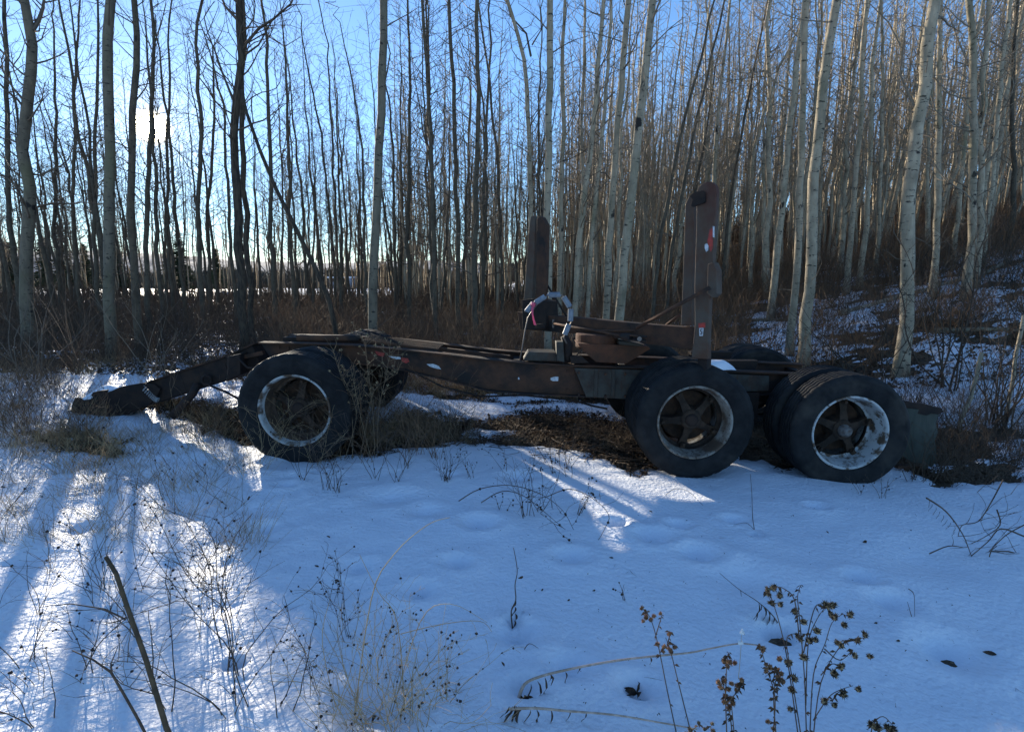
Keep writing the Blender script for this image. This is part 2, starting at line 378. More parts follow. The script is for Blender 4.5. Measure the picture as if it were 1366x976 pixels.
def snow_rel(x, y):
    near = 1 - sstep(8, 14, y)
    h = 0.030 * (fbm(x * 1.1, y * 1.1, 60, 3) - .5) * near * 2
    rough_left = sstep(-0.2, -1.6, x + 0.15 * (y - 3)) 
    h = h + near * rough_left * (0.05 * (fbm(x * 5.5, y * 5.5, 71, 3) - .5) + 0.03 * np.maximum(vn(x * 9, y * 9, 8) - .6, 0))
    h = h + near * 0.012 * (fbm(x * 7, y * 9, 80, 3) - .5)
    for (a, b, r, dp) in FEET:
        c = G(a, b); q = ((x - c.x) / r) ** 2 + ((y - c.y) / (r * .75)) ** 2
        dp = dp * 1.3; h = h - dp * np.exp(-q * 2.2) + 0.22 * dp * np.exp(-(np.sqrt(q) - 1.5) ** 2 * 4)
    return h

def graded(a, b, fine, grow, c0, c1):
    """coordinates from a to b, spacing `fine` in [c0,c1], growing outside"""
    out = list(np.arange(c0, c1, fine)); s = fine; v = out[-1]
    while v < b: s *= grow; v += s; out.append(min(v, b))
    s = fine; v = out[0]; lo = []
    while v > a: s *= grow; v -= s; lo.append(max(v, a))
    return np.array(sorted(set(lo + out)))
def sheet(name, xs, ys, zf, m, cull=None):
    X, Y = np.meshgrid(xs, ys); Z = zf(X, Y); nx, ny = len(xs), len(ys)
    V = np.stack([X.ravel(), Y.ravel(), Z.ravel()], 1)
    i = np.arange(nx - 1)[None, :] + (np.arange(ny - 1) * nx)[:, None]
    Fa = np.stack([i, i + 1, i + nx + 1, i + nx], -1).reshape(-1, 4)
    if cull is not None:
        keep = cull(X, Y).ravel(); Fa = Fa[keep[Fa].any(1)]
        used = np.unique(Fa); mp_ = np.zeros(len(V), int); mp_[used] = np.arange(len(used)); V = V[used]; Fa = mp_[Fa]
    me = mesh_np(name, V, Fa); smooth(me); return link(name, me, m)
xs = graded(-900, 900, 0.032, 1.035, -4.8, 5.2); ys = graded(-60, 1500, 0.032, 1.022, 1.3, 7.6)
tag(sheet('snow_cover', xs, ys, lambda X, Y: ground(X, Y) + snow_cover(X, Y) + snow_rel(X, Y), M['snow'],
          cull=lambda X, Y: snow_cover(X, Y) > -0.02), kind='structure')
xs2 = graded(-900, 900, 0.10, 1.05, -6, 7); ys2 = graded(-60, 1500, 0.08, 1.035, 1.0, 9)
tag(sheet('ground', xs2, ys2, lambda X, Y: ground(X, Y) + 0.02 * (fbm(X * 4, Y * 4, 90, 3) - .5) * (Y > 4) - 0.012, M['dirt']), kind='structure')

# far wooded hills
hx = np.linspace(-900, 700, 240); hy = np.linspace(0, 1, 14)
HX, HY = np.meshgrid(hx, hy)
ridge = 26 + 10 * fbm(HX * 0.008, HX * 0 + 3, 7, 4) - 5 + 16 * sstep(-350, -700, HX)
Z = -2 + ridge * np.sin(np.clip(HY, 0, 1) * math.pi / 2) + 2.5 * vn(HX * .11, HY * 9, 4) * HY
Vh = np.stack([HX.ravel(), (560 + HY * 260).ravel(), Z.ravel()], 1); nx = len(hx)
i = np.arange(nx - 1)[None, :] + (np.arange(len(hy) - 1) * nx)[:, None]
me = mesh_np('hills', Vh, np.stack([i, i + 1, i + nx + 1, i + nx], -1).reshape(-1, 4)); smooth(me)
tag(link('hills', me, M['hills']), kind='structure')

# ------------------------------------------------------------------ trees
def grow(S, p, d, L, r, depth, rng, step=0.16, up=0.10, wig=0.22, kids=0.55, klen=0.5, r_end=0.3, minr=0.0016):
    """random woody shoot; appends segments to S"""
    n = max(2, int(L / step)); p = np.array(p, float); d = np.array(d, float)
    for i in range(n):
        t = i / n; r0 = max(minr, r * (1 - (1 - r_end) * t)); r1 = max(minr, r * (1 - (1 - r_end) * (t + 1 / n)))
        d = d + np.array([rng.gauss(0, wig), rng.gauss(0, wig), rng.gauss(0, wig) + up]); d /= math.sqrt(d @ d)
        q = p + d * (L / n)
        S.append((p[0], p[1], p[2], q[0], q[1], q[2], r0, r1)); p = q
        if depth > 0 and t > 0.12 and rng.random() < kids:
            a = rng.uniform(0, 6.283); k = np.array([math.cos(a), math.sin(a), rng.uniform(-.2, .6)])
            dd = d * 0.75 + k * 0.75; dd /= math.sqrt(dd @ dd)
            grow(S, p, dd, L * klen * (1 - 0.55 * t) * rng.uniform(.6, 1.2), r0 * 0.62, depth - 1, rng, step * 0.8, up, wig * 1.1, kids * 0.9, klen, r_end, minr)
    return p, d

def path_at(path, z):
    for a, b in zip(path, path[1:]):
        if a[2] <= z <= b[2] or b is path[-1]:
            t = (z - a[2]) / max(b[2] - a[2], 1e-6); return Vector(a).lerp(Vector(b), max(0, min(1, t)))
def crown(path, rad, z0, z1, nb, rng, spread=1.5, depth=2, thick=0.32, dens=1.0, minr=.0034):
    S = []
    H = path[-1][2]
    for k in range(nb):
        f = (k + rng.random()) / nb; z = z0 + (z1 - z0) * f ** 0.85
        p = path_at(path, z); a = rng.uniform(0, 6.283); el = rng.uniform(0.25, 1.0)
        d = np.array([math.cos(a), math.sin(a), el]); d /= math.sqrt(d @ d)
        L = spread * (1.0 - 0.55 * f) * rng.uniform(.45, 1.25)
        rr = np.interp(z, [q[2] for q in path], rad) * thick * rng.uniform(.6, 1.0)
        rr = min(rr, 0.02 * L + 0.006)
        grow(S, p, d, L, rr, depth, rng, step=0.19, up=0.09, wig=0.22, kids=0.62 * dens, klen=0.55, minr=minr)
    return S
def trunk_mb(path, rad, sides=9):
    mb = MB(); mb.tube(path, rad, sides); return mb

def resample(path, step, rng, wob):
    out = []; 
    for a, b in zip(path, path[1:]):
        a = Vector(a); b = Vector(b); n = max(1, int((b - a).length / step))
        for i in range(n): out.append(a.lerp(b, i / n))
    out.append(Vector(path[-1]))
    w = Vector((0, 0, 0)); res = []
    for i, p in enumerate(out):
        if 0 < i < len(out) - 1: p = p + Vector((rng.gauss(0, wob), rng.gauss(0, wob), 0))
        res.append(p)
    return res

# named trees: pixel polyline of the stem (bottom to top), width in px near the bottom, distance, bark, branchiness, label
HERO = [
 ([(35,478),(34,400),(36,330),(40,250),(29,200),(37,130),(43,60),(33,0)], 17, 10.5, 'bark', .5, 'crooked S-shaped grey aspen trunk near the left edge of the picture'),
 ([(145,505),(145,400),(147,250),(144,100),(148,0)], 19, 8.9, 'bark', .25, 'thick straight pale aspen just left of the sun, scarred with black knots'),
 ([(172,500),(175,300),(178,150),(183,90),(180,0)], 12, 9.6, 'bark_grey', .6, 'dark mid-sized aspen whose stem passes the left rim of the sun'),
 ([(14,470),(13,300),(9,150),(6,0)], 8, 15, 'bark_grey', .8, 'thin dark tree at the far left edge beside the crooked aspen'),
 ([(98,455),(98,300),(99,150),(105,0)], 6, 19, 'bark_grey', .9, 'slim dark tree midway between the crooked aspen and the thick straight one'),
 ([(74,455),(72,300),(76,150),(70,20)], 6, 21, 'bark_grey', .9, 'slim branchy tree right of the crooked aspen'),
 ([(126,455),(125,320),(129,120),(132,0)], 6.5, 17, 'bark_grey', .9, 'slim dark tree close left of the thick straight aspen'),
 ([(190,470),(193,330),(200,200),(205,60),(203,0)], 8, 14, 'bark_grey', .9, 'dark branchy tree that crosses in front of the sun'),
 ([(211,460),(209,330),(206,200),(196,60),(190,0)], 7, 17, 'bark_grey', .8, 'dark tree rising straight beneath the sun and leaning left above it'),
 ([(242,455),(238,320),(226,180),(215,90),(206,20)], 6, 18, 'bark_grey', .9, 'thin tree just right of the sun bending left as it rises'),
 ([(226,460),(225,330),(222,190),(226,100)], 5.5, 19, 'bark_grey', .9, 'very thin upright tree on the right side of the sun glow'),
 ([(262,455),(264,300),(268,150),(262,60),(268,0)], 7.5, 16, 'bark_grey', .9, 'straight dark tree in the gap right of the sun'),
 ([(279,455),(277,300),(285,180),(284,60)], 6, 20, 'bark_grey', .9, 'thin branchy tree left of the big knotty forked tree'),
 ([(311,455),(306,300),(298,140),(280,70),(262,15)], 6, 18, 'bark_grey', 1, 'thin tree leaning left with its crown before the big knotty forked tree'),
 ([(316,490),(316,330),(314,180),(320,80),(318,0)], 13, 9.4, 'bark_dark', .9, 'big dark knotty tree with spreading branches above the front wheel end'),
 ([(331,480),(329,320),(325,180),(324,60),(325,0)], 8, 11.5, 'bark_dark', .8, 'dark companion stem close right of the big knotty tree'),
 ([(364,455),(362,320),(360,180),(356,60),(350,0)], 7.5, 17, 'bark_grey', .9, 'straight grey tree right of the knotty pair'),
 ([(385,455),(388,320),(384,180),(380,60),(372,0)], 7, 18, 'bark_grey', .9, 'straight dark tree between the knotty pair and the leaning dead pole'),
 ([(447,455),(443,320),(428,180),(410,90),(402,40)], 4.5, 20, 'bark_grey', .8, 'thin curved tree leaning left above the front of the trailer frame'),
 ([(452,450),(450,330),(444,200),(436,60),(425,0)], 4.5, 21, 'bark_grey', .8, 'thin tree close right of the curved leaning one'),
 ([(497,450),(498,380),(501,300),(508,150),(513,0)], 14, 8.3, 'bark', .15, 'stout clean pale aspen standing alone behind the front of the trailer frame'),
 ([(487,450),(486,330),(484,200),(467,90),(452,30)], 5, 17, 'bark_grey', .9, 'thin tree close left of the stout lone aspen, leaning left on top'),
 ([(530,450),(527,330),(525,220),(520,150)], 5, 20, 'bark_grey', .9, 'thin branchy tree just right of the stout lone aspen'),
 ([(545,455),(544,300),(547,150),(548,60),(543,0)], 7, 15, 'bark_grey', .9, 'upright branchy tree right of the stout lone aspen'),
 ([(577,455),(578,300),(574,150),(566,50),(564,0)], 7, 13, 'bark_grey', .6, 'clean grey pole tree bending left at the top above mid frame'),
 ([(608,455),(610,300),(606,170),(603,50),(600,0)], 8, 14, 'bark_grey', .9, 'grey tree with dense twigs left of the paired dark stems'),
 ([(633,455),(634,300),(638,150),(636,0)], 9, 12.5, 'bark_grey', .8, 'dark upright tree, taller stem of a close pair behind mid frame'),
 ([(642,455),(643,320),(648,180),(655,60)], 6, 15, 'bark_grey', .9, 'thinner right-hand stem of the close pair behind mid frame'),
 ([(668,455),(668,300),(662,200),(650,80),(640,20)], 5.5, 18, 'bark_grey', .9, 'thin left-leaning tree before the far stake'),
 ([(710,450),(708,290),(706,180),(700,80),(682,20),(676,0)], 8, 13, 'bark', .5, 'aspen with a bent top rising directly above the far stake'),
 ([(733,480),(732,350),(731,250),(733,110),(735,0)], 12, 8.8, 'bark', .25, 'pale aspen with black collar marks standing just right of the far stake'),
 ([(722,440),(719,300),(718,150),(722,60)], 5, 17, 'bark_grey', .9, 'thin dark tree between the far stake and the collared aspen'),
 ([(746,450),(748,300),(752,180),(750,60),(754,0)], 7.5, 13, 'bark', .5, 'slender pale aspen right of the collared one'),
 ([(766,450),(772,320),(790,180),(797,90),(806,0)], 9, 12, 'bark', .5, 'pale aspen leaning right behind the loop of grey pipes'),
 ([(783,450),(788,330),(803,180),(813,60),(815,0)], 7, 13.5, 'bark', .6, 'second pale leaning aspen right of the loop of grey pipes'),
 ([(807,455),(812,330),(824,160),(834,50),(839,0)], 11, 10.2, 'bark', .35, 'cream aspen leaning right above the turnbuckle'),
 ([(822,460),(838,300),(848,210),(856,120),(867,40),(871,0)], 14, 8.9, 'bark', .3, 'thick knotted aspen leaning right, above the middle of the log bunk'),
 ([(868,430),(878,330),(905,190),(935,80),(952,0)], 6.5, 14, 'bark_grey', .5, 'thin pole leaning strongly right behind the log bunk'),
 ([(885,430),(896,330),(925,180),(950,70),(967,0)], 6, 15, 'bark_grey', .5, 'second thin pole leaning strongly right behind the log bunk'),
 ([(905,420),(918,300),(938,200),(955,90),(970,10)], 5, 18, 'bark_grey', .6, 'thin right-leaning pole passing behind the near stake'),
 ([(958,430),(970,300),(985,200),(1008,80),(1020,20)], 5, 17, 'bark_grey', .7, 'thin branchy tree leaning right just past the near stake'),
 ([(1001,430),(1003,330),(1004,200),(1040,90),(1060,50)], 6, 17, 'bark', .8, 'forked thin aspen midway between the near stake and the pale trio'),
 ([(1028,420),(1040,300),(1053,180),(1062,90),(1074,0)], 10, 13, 'bark', .4, 'cream aspen, left and farthest of the pale trio behind the tandem wheels'),
 ([(1057,480),(1064,330),(1070,180),(1073,80),(1073,0)], 10, 9.6, 'bark', .35, 'narrow white aspen, middle of the pale trio behind the tandem wheels'),
 ([(1079,490),(1082,350),(1086,240),(1098,110),(1112,20),(1116,0)], 15, 8.8, 'bark', .3, 'broad cream aspen, right and nearest of the pale trio behind the tandem wheels'),
 ([(1131,420),(1137,300),(1146,180),(1152,60),(1158,0)], 8, 14, 'bark', .5, 'cream aspen right of the pale trio'),
 ([(1150,420),(1155,300),(1163,150),(1166,60),(1175,0)], 8, 14.5, 'bark', .5, 'cream aspen close beside its twin, second to the right of the pale trio'),
 ([(1168,425),(1172,320),(1176,180),(1178,60),(1176,0)], 6, 16, 'bark', .6, 'slim aspen left of the thick crooked trunk on the right'),
 ([(1204,525),(1208,430),(1213,300),(1210,260),(1224,170),(1238,60),(1246,0)], 18, 7.9, 'bark', .2, 'thick crooked white trunk behind the rear wheel, the nearest tree on the right'),
 ([(1246,430),(1250,330),(1252,180),(1254,60),(1256,0)], 9, 12, 'bark', .5, 'straight cream aspen right of the thick crooked trunk'),
 ([(1268,400),(1278,290),(1290,150),(1300,60)], 6.5, 15, 'bark', .6, 'slim aspen leaning right, left of the tall many-limbed clump'),
 ([(1290,425),(1296,320),(1299,180),(1298,80),(1292,0)], 11, 11, 'bark', .7, 'tall cream stem, thickest of the many-limbed clump near the right edge'),
 ([(1308,400),(1308,300),(1309,180),(1316,60),(1320,0)], 8, 12, 'bark', .8, 'second stem of the many-limbed clump near the right edge'),
 ([(1316,380),(1322,250),(1334,120),(1345,30),(1348,0)], 7, 14, 'bark', .6, 'pale aspen leaning right beyond the many-limbed clump'),
 ([(1352,380),(1354,250),(1350,120),(1356,0)], 7, 15, 'bark_grey', .8, 'dim grey tree at the right edge of the picture'),
]
TREE_XY = []
TREE_PX = []
LIMBS = [(0, [(44, 40), (52, 28), (58, 10), (60, -10)], .05), (0, [(46, 58), (56, 52), (61, 36)], .018), (0, [(46, 140), (56, 133), (60, 110)], .014),
 (14, [(322, 65), (345, 38), (365, 25), (388, 5), (400, -20)], .03), (14, [(324, 75), (345, 60), (362, 30)], .022), (14, [(314, 140), (296, 95), (285, 62), (270, 40)], .026), (14, [(320, 30), (300, 8), (290, -20)], .03),
 (14, [(326, 60), (352, 45), (380, 62), (400, 50)], .014), (14, [(312, 135), (300, 105), (275, 85), (262, 60)], .016), (7, [(205, 70), (192, 45), (180, 10)], .018), (7, [(206, 60), (216, 30), (222, 0)], .018),
 (29, [(708, 75), (702, 45), (684, 25), (672, -5)], .03), (29, [(710, 60), (722, 40), (720, 0)], .02), (41, [(1004, 160), (990, 120), (985, 70)], .02), (50, [(1298, 100), (1280, 60), (1262, 10)], .035), (50, [(1298, 90), (1312, 50), (1318, 0)], .03),
 (39, [(950, 95), (970, 60), (995, 40)], .014), (48, [(1218, 140), (1200, 100), (1208, 40)], .022), (48, [(1200, 60), (1185, 30), (1160, 5)], .014)]
rngT = random.Random(11)
TRI = 0
def make_hero(pts, wpx, Y, bark, br, label, idx):
    wpx *= {0: .88, 1: .72, 2: .8, 14: .92, 20: .88, 30: .88, 36: .93, 44: .93}.get(idx, .85 if bark == 'bark_grey' else .92)
    rng = random.Random(100 + idx)
    base = P(pts[0][0], pts[0][1], Y)
    # slide the foot onto the ground along the stem's line
    p3 = [P(a, b, Y) for a, b in pts]
    TREE_PX.append((pts[0][0] - CX) / F)
    g0 = gz(p3[0].x, Y); p3 = [p for p in p3 if p.z > g0 + 0.4]
    foot = Vector((p3[0].x - (p3[1].x - p3[0].x) * 0.3 * (p3[0].z - g0) / max(p3[1].z - p3[0].z, .3), Y, g0 - 0.08))
    path = [foot] + p3
    H = rng.uniform(10.5, 13.5) if Y < 16 else rng.uniform(9.5, 13.0)
    top = path[-1]
    if top.z < H:
        sl_ = (path[-1] - path[-2]); sl_ = sl_ / max(sl_.z, .1)
        n = 4
        for k in range(1, n + 1):
            z = top.z + (H - top.z) * k / n
            path.append(Vector((top.x + sl_.x * (z - top.z) * 0.6 + rng.gauss(0, .12), Y + rng.gauss(0, .15), z)))
    H = path[-1].z
    path = resample(path, 0.45, rng, 0.012 + 0.010 * (br > .7))
    zc = Y * cp
    r0 = wpx / F * zc / 2 * 0.98
    rad = []
    for p in path:
        t = (p.z - foot.z) / (H - foot.z)
        r = r0 * (1.05 - 0.55 * t - 0.35 * t ** 3) + r0 * 0.45 * math.exp(-(p.z - foot.z) * 4.0)
        rad.append(max(0.008, r * rng.uniform(.97, 1.04)))
    e = empty('aspen_tree', (foot.x, foot.y, foot.z + 0.08), label, 'tree', 'bare aspens behind the trailer')
    mb = trunk_mb(path, rad, 10 if wpx > 9 else 7)
    # knots: small swellings at scars
    build('trunk', mb, M['bark_backlit' if bark == 'bark' and pts[0][0] < 640 else bark], e, sm=True)  # left-hand aspens take the bark darkened as backlit
    z0 = foot.z + (0.42 if br < .4 else (0.22 if br < .7 else 0.14)) * H
    nb = int(20 + 50 * br)
    if 100 < pts[0][0] < 345: z0 = max(z0, foot.z + .28 * H); nb = int(nb * .8)
    S = crown(path, rad, z0, H * 0.98, nb, rng, spread=1.5 if br > .6 else 1.3, dens=1.05, minr=.0022 if Y < 11 else (.0026 if 100 < pts[0][0] < 345 else .0034))
    for (li, lp, lr) in LIMBS:
        if li != idx: continue
        q = [P(a, b, Y + .1 * j) for j, (a, b) in enumerate(lp)]; n = len(q) - 1
        for j in range(n):
            for h in range(3):
                a_ = q[j].lerp(q[j + 1], h / 3); b_ = q[j].lerp(q[j + 1], (h + 1) / 3); u = (j + h / 3) / n
                S.append((*a_, *b_, lr * (1 - .6 * u), lr * (1 - .6 * (u + 1 / 3 / n))))
                if u > .15 and rng.random() < .8: grow(S, b_, (rng.uniform(-1, 1), rng.uniform(-.6, .6), rng.uniform(.1, 1)), rng.uniform(.3, 1.0), lr * .35, 2, rng, step=.13, kids=.6, minr=.0025)
    if br <= .7:   # a few short dead snags low on the stem
        for k in range(10):
            z = rng.uniform(foot.z + .8, z0); p = path_at(path, z); a = rng.uniform(0, 6.28)
            grow(S, p, (math.cos(a), math.sin(a), rng.uniform(-.1, .6)), rng.uniform(.15, .7), 0.008, 1, rng, step=.12, kids=.3)
    A = np.array(S); A[:, 0:3] -= np.array(WL[e.name]); A[:, 3:6] -= np.array(WL[e.name])
    me = segs_mesh('crown', A); link('crown', me, M['twig_lit'] if p3[0].x > 0.2 * Y else M['twig'], e)  # twigs on the right take the copy coloured as sunlit
    TREE_XY.append((foot.x, foot.y))
    return e
for i, h in enumerate(HERO): make_hero(*h, i)

# knotty tree's long limbs
def limb_tree():
    pass

# dead leaning pole
e = empty('dead_pole', P(455, 452, 8.2), 'thin dead pole leaning left over the front of the trailer frame', 'dead tree')
rng = random.Random(5)
a = P(458, 448, 8.2); a.z = gz(a.x, 8.2) - .05; q = P(328, 150, 8.2)
path = resample([a, P(440, 400, 8.2), P(400, 318, 8.2), P(368, 250, 8.2), q, P(322, 120, 8.2)], .4, rng, .012)
mb = MB(); mb.tube(path, [0.045 - 0.025 * k / len(path) for k in range(len(path))], 8); build('trunk', mb, M['bark_dark'], e, sm=True)
S = []
for k in range(7):
    p = path[3 + k * 2 if 3 + k * 2 < len(path) else -2]; grow(S, p, (rng.uniform(-1, 1), rng.uniform(-1, 1), .5), rng.uniform(.2, .6), .007, 1, rng)
A = np.array(S); A[:, :3] -= np.array(WL[e.name]); A[:, 3:6] -= np.array(WL[e.name]); link('dead_twigs', segs_mesh('dead_twigs', A), M['bark_dark'], e)['kind'] = 'stuff'

# shared kinds for the stand behind
VAR = []
for k in range(12):
    rng = random.Random(300 + k); H = rng.uniform(9.5, 12.5); x = y = 0; path = []; lean = (rng.gauss(0, .035), rng.gauss(0, .03)); bend = rng.gauss(0, .25)
    for j in range(16):
        z = H * j / 15; path.append(Vector((lean[0] * z + bend * math.sin(z / H * 3.1) + rng.gauss(0, .03), lean[1] * z + rng.gauss(0, .03), z - .1)))
    r0 = rng.uniform(.055, .08); rad = [max(.007, r0 * (1.05 - .95 * (j / 15)) + r0 * .3 * math.exp(-j)) for j in range(16)]
    mb = trunk_mb(path, rad, 7)
    if k % 3 == 0:      # fork
        j = rng.randint(7, 10); p = path[j]; q = []; s = rng.choice((-1, 1))
        for m_ in range(6): q.append(p + Vector((s * (.08 + .18 * m_ - .01 * m_ * m_), rng.gauss(0, .03), .62 * m_)) - Vector((s * .08, 0, 0)))
        mb.tube(q, [rad[j] * .75 * (1 - .13 * m_) for m_ in range(6)], 6)
    me = D.meshes.new('aspen_trunk'); me.from_pydata(np.concatenate(mb.v).tolist(), [], mb.f); smooth(me)
    S = crown(path, rad, H * (.16 if k % 2 else .28), H, 52 + (k % 3) * 10, rng, spread=1.55, depth=2, dens=1.0, minr=.0048)
    cm = segs_mesh('aspen_crown', S)
    VAR.append((me, cm, len(S)))
VARM = {}
def var_meshes(k, pale):
    if (k, pale) not in VARM:
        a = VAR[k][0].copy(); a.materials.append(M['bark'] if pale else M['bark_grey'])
        b = VAR[k][1].copy(); b.materials.append(M['twig_lit'] if pale else M['twig'])
        VARM[(k, pale)] = (a, b)
    return VARM[(k, pale)]
ZONES = {
 'left': 'thin bare aspen in the open stand on the left, small against the bright sky',
 'mid': 'thin bare aspen in the stand directly behind the trailer, lost among its neighbours',
 'right': 'thin pale aspen in the crowded stand on the right hillside',
}
GR = {'left': 'background aspens, left', 'mid': 'background aspens, middle', 'right': 'background aspens on the hillside'}
BACK = []
rng = random.Random(77); cnt = 0; tries = 0; placed = list(TREE_XY); nz = {'left': 0, 'mid': 0, 'right': 0}
LIM = {'left': 70, 'mid': 75, 'right': 95}
while cnt < 238 and tries < 20000:
    tries += 1
    sx = rng.uniform(-1.08, 1.08)          # x/y
    zone = 'left' if sx < -.38 else ('mid' if sx < .25 else 'right')
    if nz[zone] >= LIM[zone]: continue
    u = rng.random(); y = 15 + (u ** 1.3) * (30 if zone != 'right' else 28)
    x = sx * y
    if any((x - a) ** 2 + (y - b) ** 2 < (0.9 if zone == 'right' else 1.6) for a, b in placed): continue
    # keep a thinner corridor towards the sun
    az = math.atan2(x, y)
    if abs(.84 * (x + .647 * y) - 1.4) < 2.6 and rng.random() < .8: continue
    placed.append((x, y)); nz[zone] += 1; cnt += 1
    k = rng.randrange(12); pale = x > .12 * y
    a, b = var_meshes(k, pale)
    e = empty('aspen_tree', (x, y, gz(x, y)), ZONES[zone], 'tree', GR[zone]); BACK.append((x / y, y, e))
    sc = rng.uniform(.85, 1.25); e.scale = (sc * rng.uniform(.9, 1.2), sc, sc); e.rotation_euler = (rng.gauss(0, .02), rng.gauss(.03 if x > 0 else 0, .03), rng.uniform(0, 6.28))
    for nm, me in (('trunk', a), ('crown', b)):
        o = D.objects.new(nm, me); C.objects.link(o); o.parent = e
# tell the background stems apart by the two named stems between which each one shows
MARKS = [(-.975, 'left edge'), ((35 - CX) / F, 'crooked S-shaped aspen'), ((145 - CX) / F, 'thick straight aspen'), ((205 - CX) / F, 'tree before the sun'), ((316 - CX) / F, 'big knotty tree'), ((388 - CX) / F, 'straight dark tree'),
         ((498 - CX) / F, 'stout lone aspen'), ((577 - CX) / F, 'clean grey pole'), ((634 - CX) / F, 'close dark pair'), ((733 - CX) / F, 'collared aspen'), ((812 - CX) / F, 'turnbuckle aspen'),
         ((830 - CX) / F, 'leaning knotted aspen'), ((935 - CX) / F, 'near stake'), ((1030 - CX) / F, 'pale trio'), ((1085 - CX) / F, 'trio'), ((1150 - CX) / F, 'cream twins'), ((1208 - CX) / F, 'thick crooked trunk'), ((1296 - CX) / F, 'many-limbed clump'), (.99, 'right edge'), (2, 'x')]
ORD = 'first second third fourth fifth sixth seventh eighth ninth tenth eleventh twelfth thirteenth fourteenth fifteenth sixteenth seventeenth eighteenth nineteenth twentieth'.split()
bk = {}
for sx, y, e in BACK:
    zc_ = y * cp + (CAMZ - 2) * sp; t_ = sx * y / zc_
    for j in range(len(MARKS) - 1):
        if t_ < MARKS[j + 1][0] or j == len(MARKS) - 2: bk.setdefault((j, y > 27), []).append((t_, e)); break
for (j, far), L_ in bk.items():
    L_.sort(key=lambda q: q[0]); A_, B_ = MARKS[j][1], MARKS[min(j + 1, len(MARKS) - 2)][1]
    for i_, (t_, e) in enumerate(L_):
        what = ('slender far' if far else 'thin nearer') + ' aspen'
        if A_ == 'pale trio': w_ = 'behind the pale trio'
        elif B_ == A_: w_ = 'at the right edge'
        else: w_ = 'right of the ' + A_
        e['label'] = f"{ORD[min(i_, 19)]} {what} {w_}" + ('' if B_ == A_ or A_ == 'pale trio' else ', before the ' + B_)
# the mass of stems farther back
def bake(name, metas, m):
    V = []; Fs = []; n = 0
    for me, mat4 in metas:
        pass
def mesh_arrays(me):
    n = len(me.vertices); v = np.empty(n * 3, np.float32); me.vertices.foreach_get('co', v)
    f = np.empty(len(me.loops), np.int32); me.loops.foreach_get('vertex_index', f)
    return v.reshape(-1, 3), f
THIN = []
for k in range(8):
    rng = random.Random(500 + k); H = rng.uniform(9, 12); S = []; p = np.array([0, 0, -.1]); lean = rng.gauss(0, .04); r0 = rng.uniform(.05, .075)
    for j in range(9):
        q = np.array([lean * H * (j + 1) / 9 + rng.gauss(0, .07), rng.gauss(0, .07), H * (j + 1) / 9]); S.append((*p, *q, r0 * (1 - .1 * j), r0 * (1 - .1 * (j + 1)))); p = q
    nb = 38
    for j in range(nb):
        f = .28 + .7 * (j + rng.random()) / nb; c = S[min(8, int(f * 9))]; base = np.array(c[:3]) + (np.array(c[3:6]) - np.array(c[:3])) * (f * 9 % 1)
        a = rng.uniform(0, 6.28); d = np.array([math.cos(a), math.sin(a), rng.uniform(.3, 1)]); d /= math.sqrt(d @ d)
        grow(S, base, d, rng.uniform(.5, 1.3) * (1.2 - .6 * f), .011, 1, rng, step=.3, kids=.6, minr=.004)
    THIN.append(np.array(S))
def bake_segs(name, kinds, places, m, sides=3, **tagkw):
    out = []
    for (k, x, y, z, s, rz) in places:
        A = kinds[k].copy(); c, n_ = math.cos(rz), math.sin(rz)
        for o_ in (0, 3):
            X = A[:, o_].copy(); Y = A[:, o_ + 1].copy()
            A[:, o_] = (X * c - Y * n_) * s + x; A[:, o_ + 1] = (X * n_ + Y * c) * s + y; A[:, o_ + 2] = A[:, o_ + 2] * s + z
        A[:, 6:8] *= s; out.append(A)
    A = np.concatenate(out); me = segs_mesh(name, A, sides); o = link(name, me, m); tag(o, **tagkw); return o
rng = random.Random(9); pl = []
for k in range(1700):
    r_ = rng.random()
    if r_ < .64: sx = rng.uniform(.12, 1.1); y = rng.uniform(19, 85)
    elif r_ < .90: sx = rng.uniform(-.22, .30); y = rng.uniform(23, 75)
    else: sx = rng.uniform(-1.1, -.22); y = rng.uniform(40, 52)
    x = sx * y; pl.append((rng.randrange(8), x, y, gz(x, y), rng.uniform(.85, 1.25), rng.uniform(0, 6.28)))
DF = (THIN, pl)

# spruces on the field's edge
def spruce(px, ytop, Y, label, idx):
    rng = random.Random(700 + idx); b = P(px, 380, Y); x = b.x; z0 = gz(x, Y); H = P(px, ytop, Y).z - z0
    e = empty('spruce_tree', (x, Y, z0), label, 'tree', 'dark spruces on the edge of the field')
    mb = MB(); mb.tube([(x, Y, z0 - .1), (x, Y, z0 + H)], [.10, .02], 6); build('trunk', mb, M['bark_dark'], e)
    S = []
    n = 46
    for k in range(n):
        f = .12 + .88 * k / n; z = z0 + H * f; L = (1.02 - f) * H * .26 + .12
        for j in range(7):
            a = rng.uniform(0, 6.28); Lk = L * rng.uniform(.6, 1.1); tip = np.array([x + math.cos(a) * Lk, Y + math.sin(a) * Lk, z - Lk * .25 + rng.gauss(0, .05)])
            c0 = np.array([x, Y, z]); S.append((*c0, *tip, .055, .02))
            for t_ in (.4, .6, .8):
                m_ = c0 + (tip - c0) * t_; S.append((*m_, *(m_ + np.array([rng.gauss(0, .16), rng.gauss(0, .16), rng.uniform(-.12, .1)])), .05, .015))
    A = np.array(S); A[:, :3] -= np.array(WL[e.name]); A[:, 3:6] -= np.array(WL[e.name]); link('crown', segs_mesh('crown', A), M['spruce'], e)
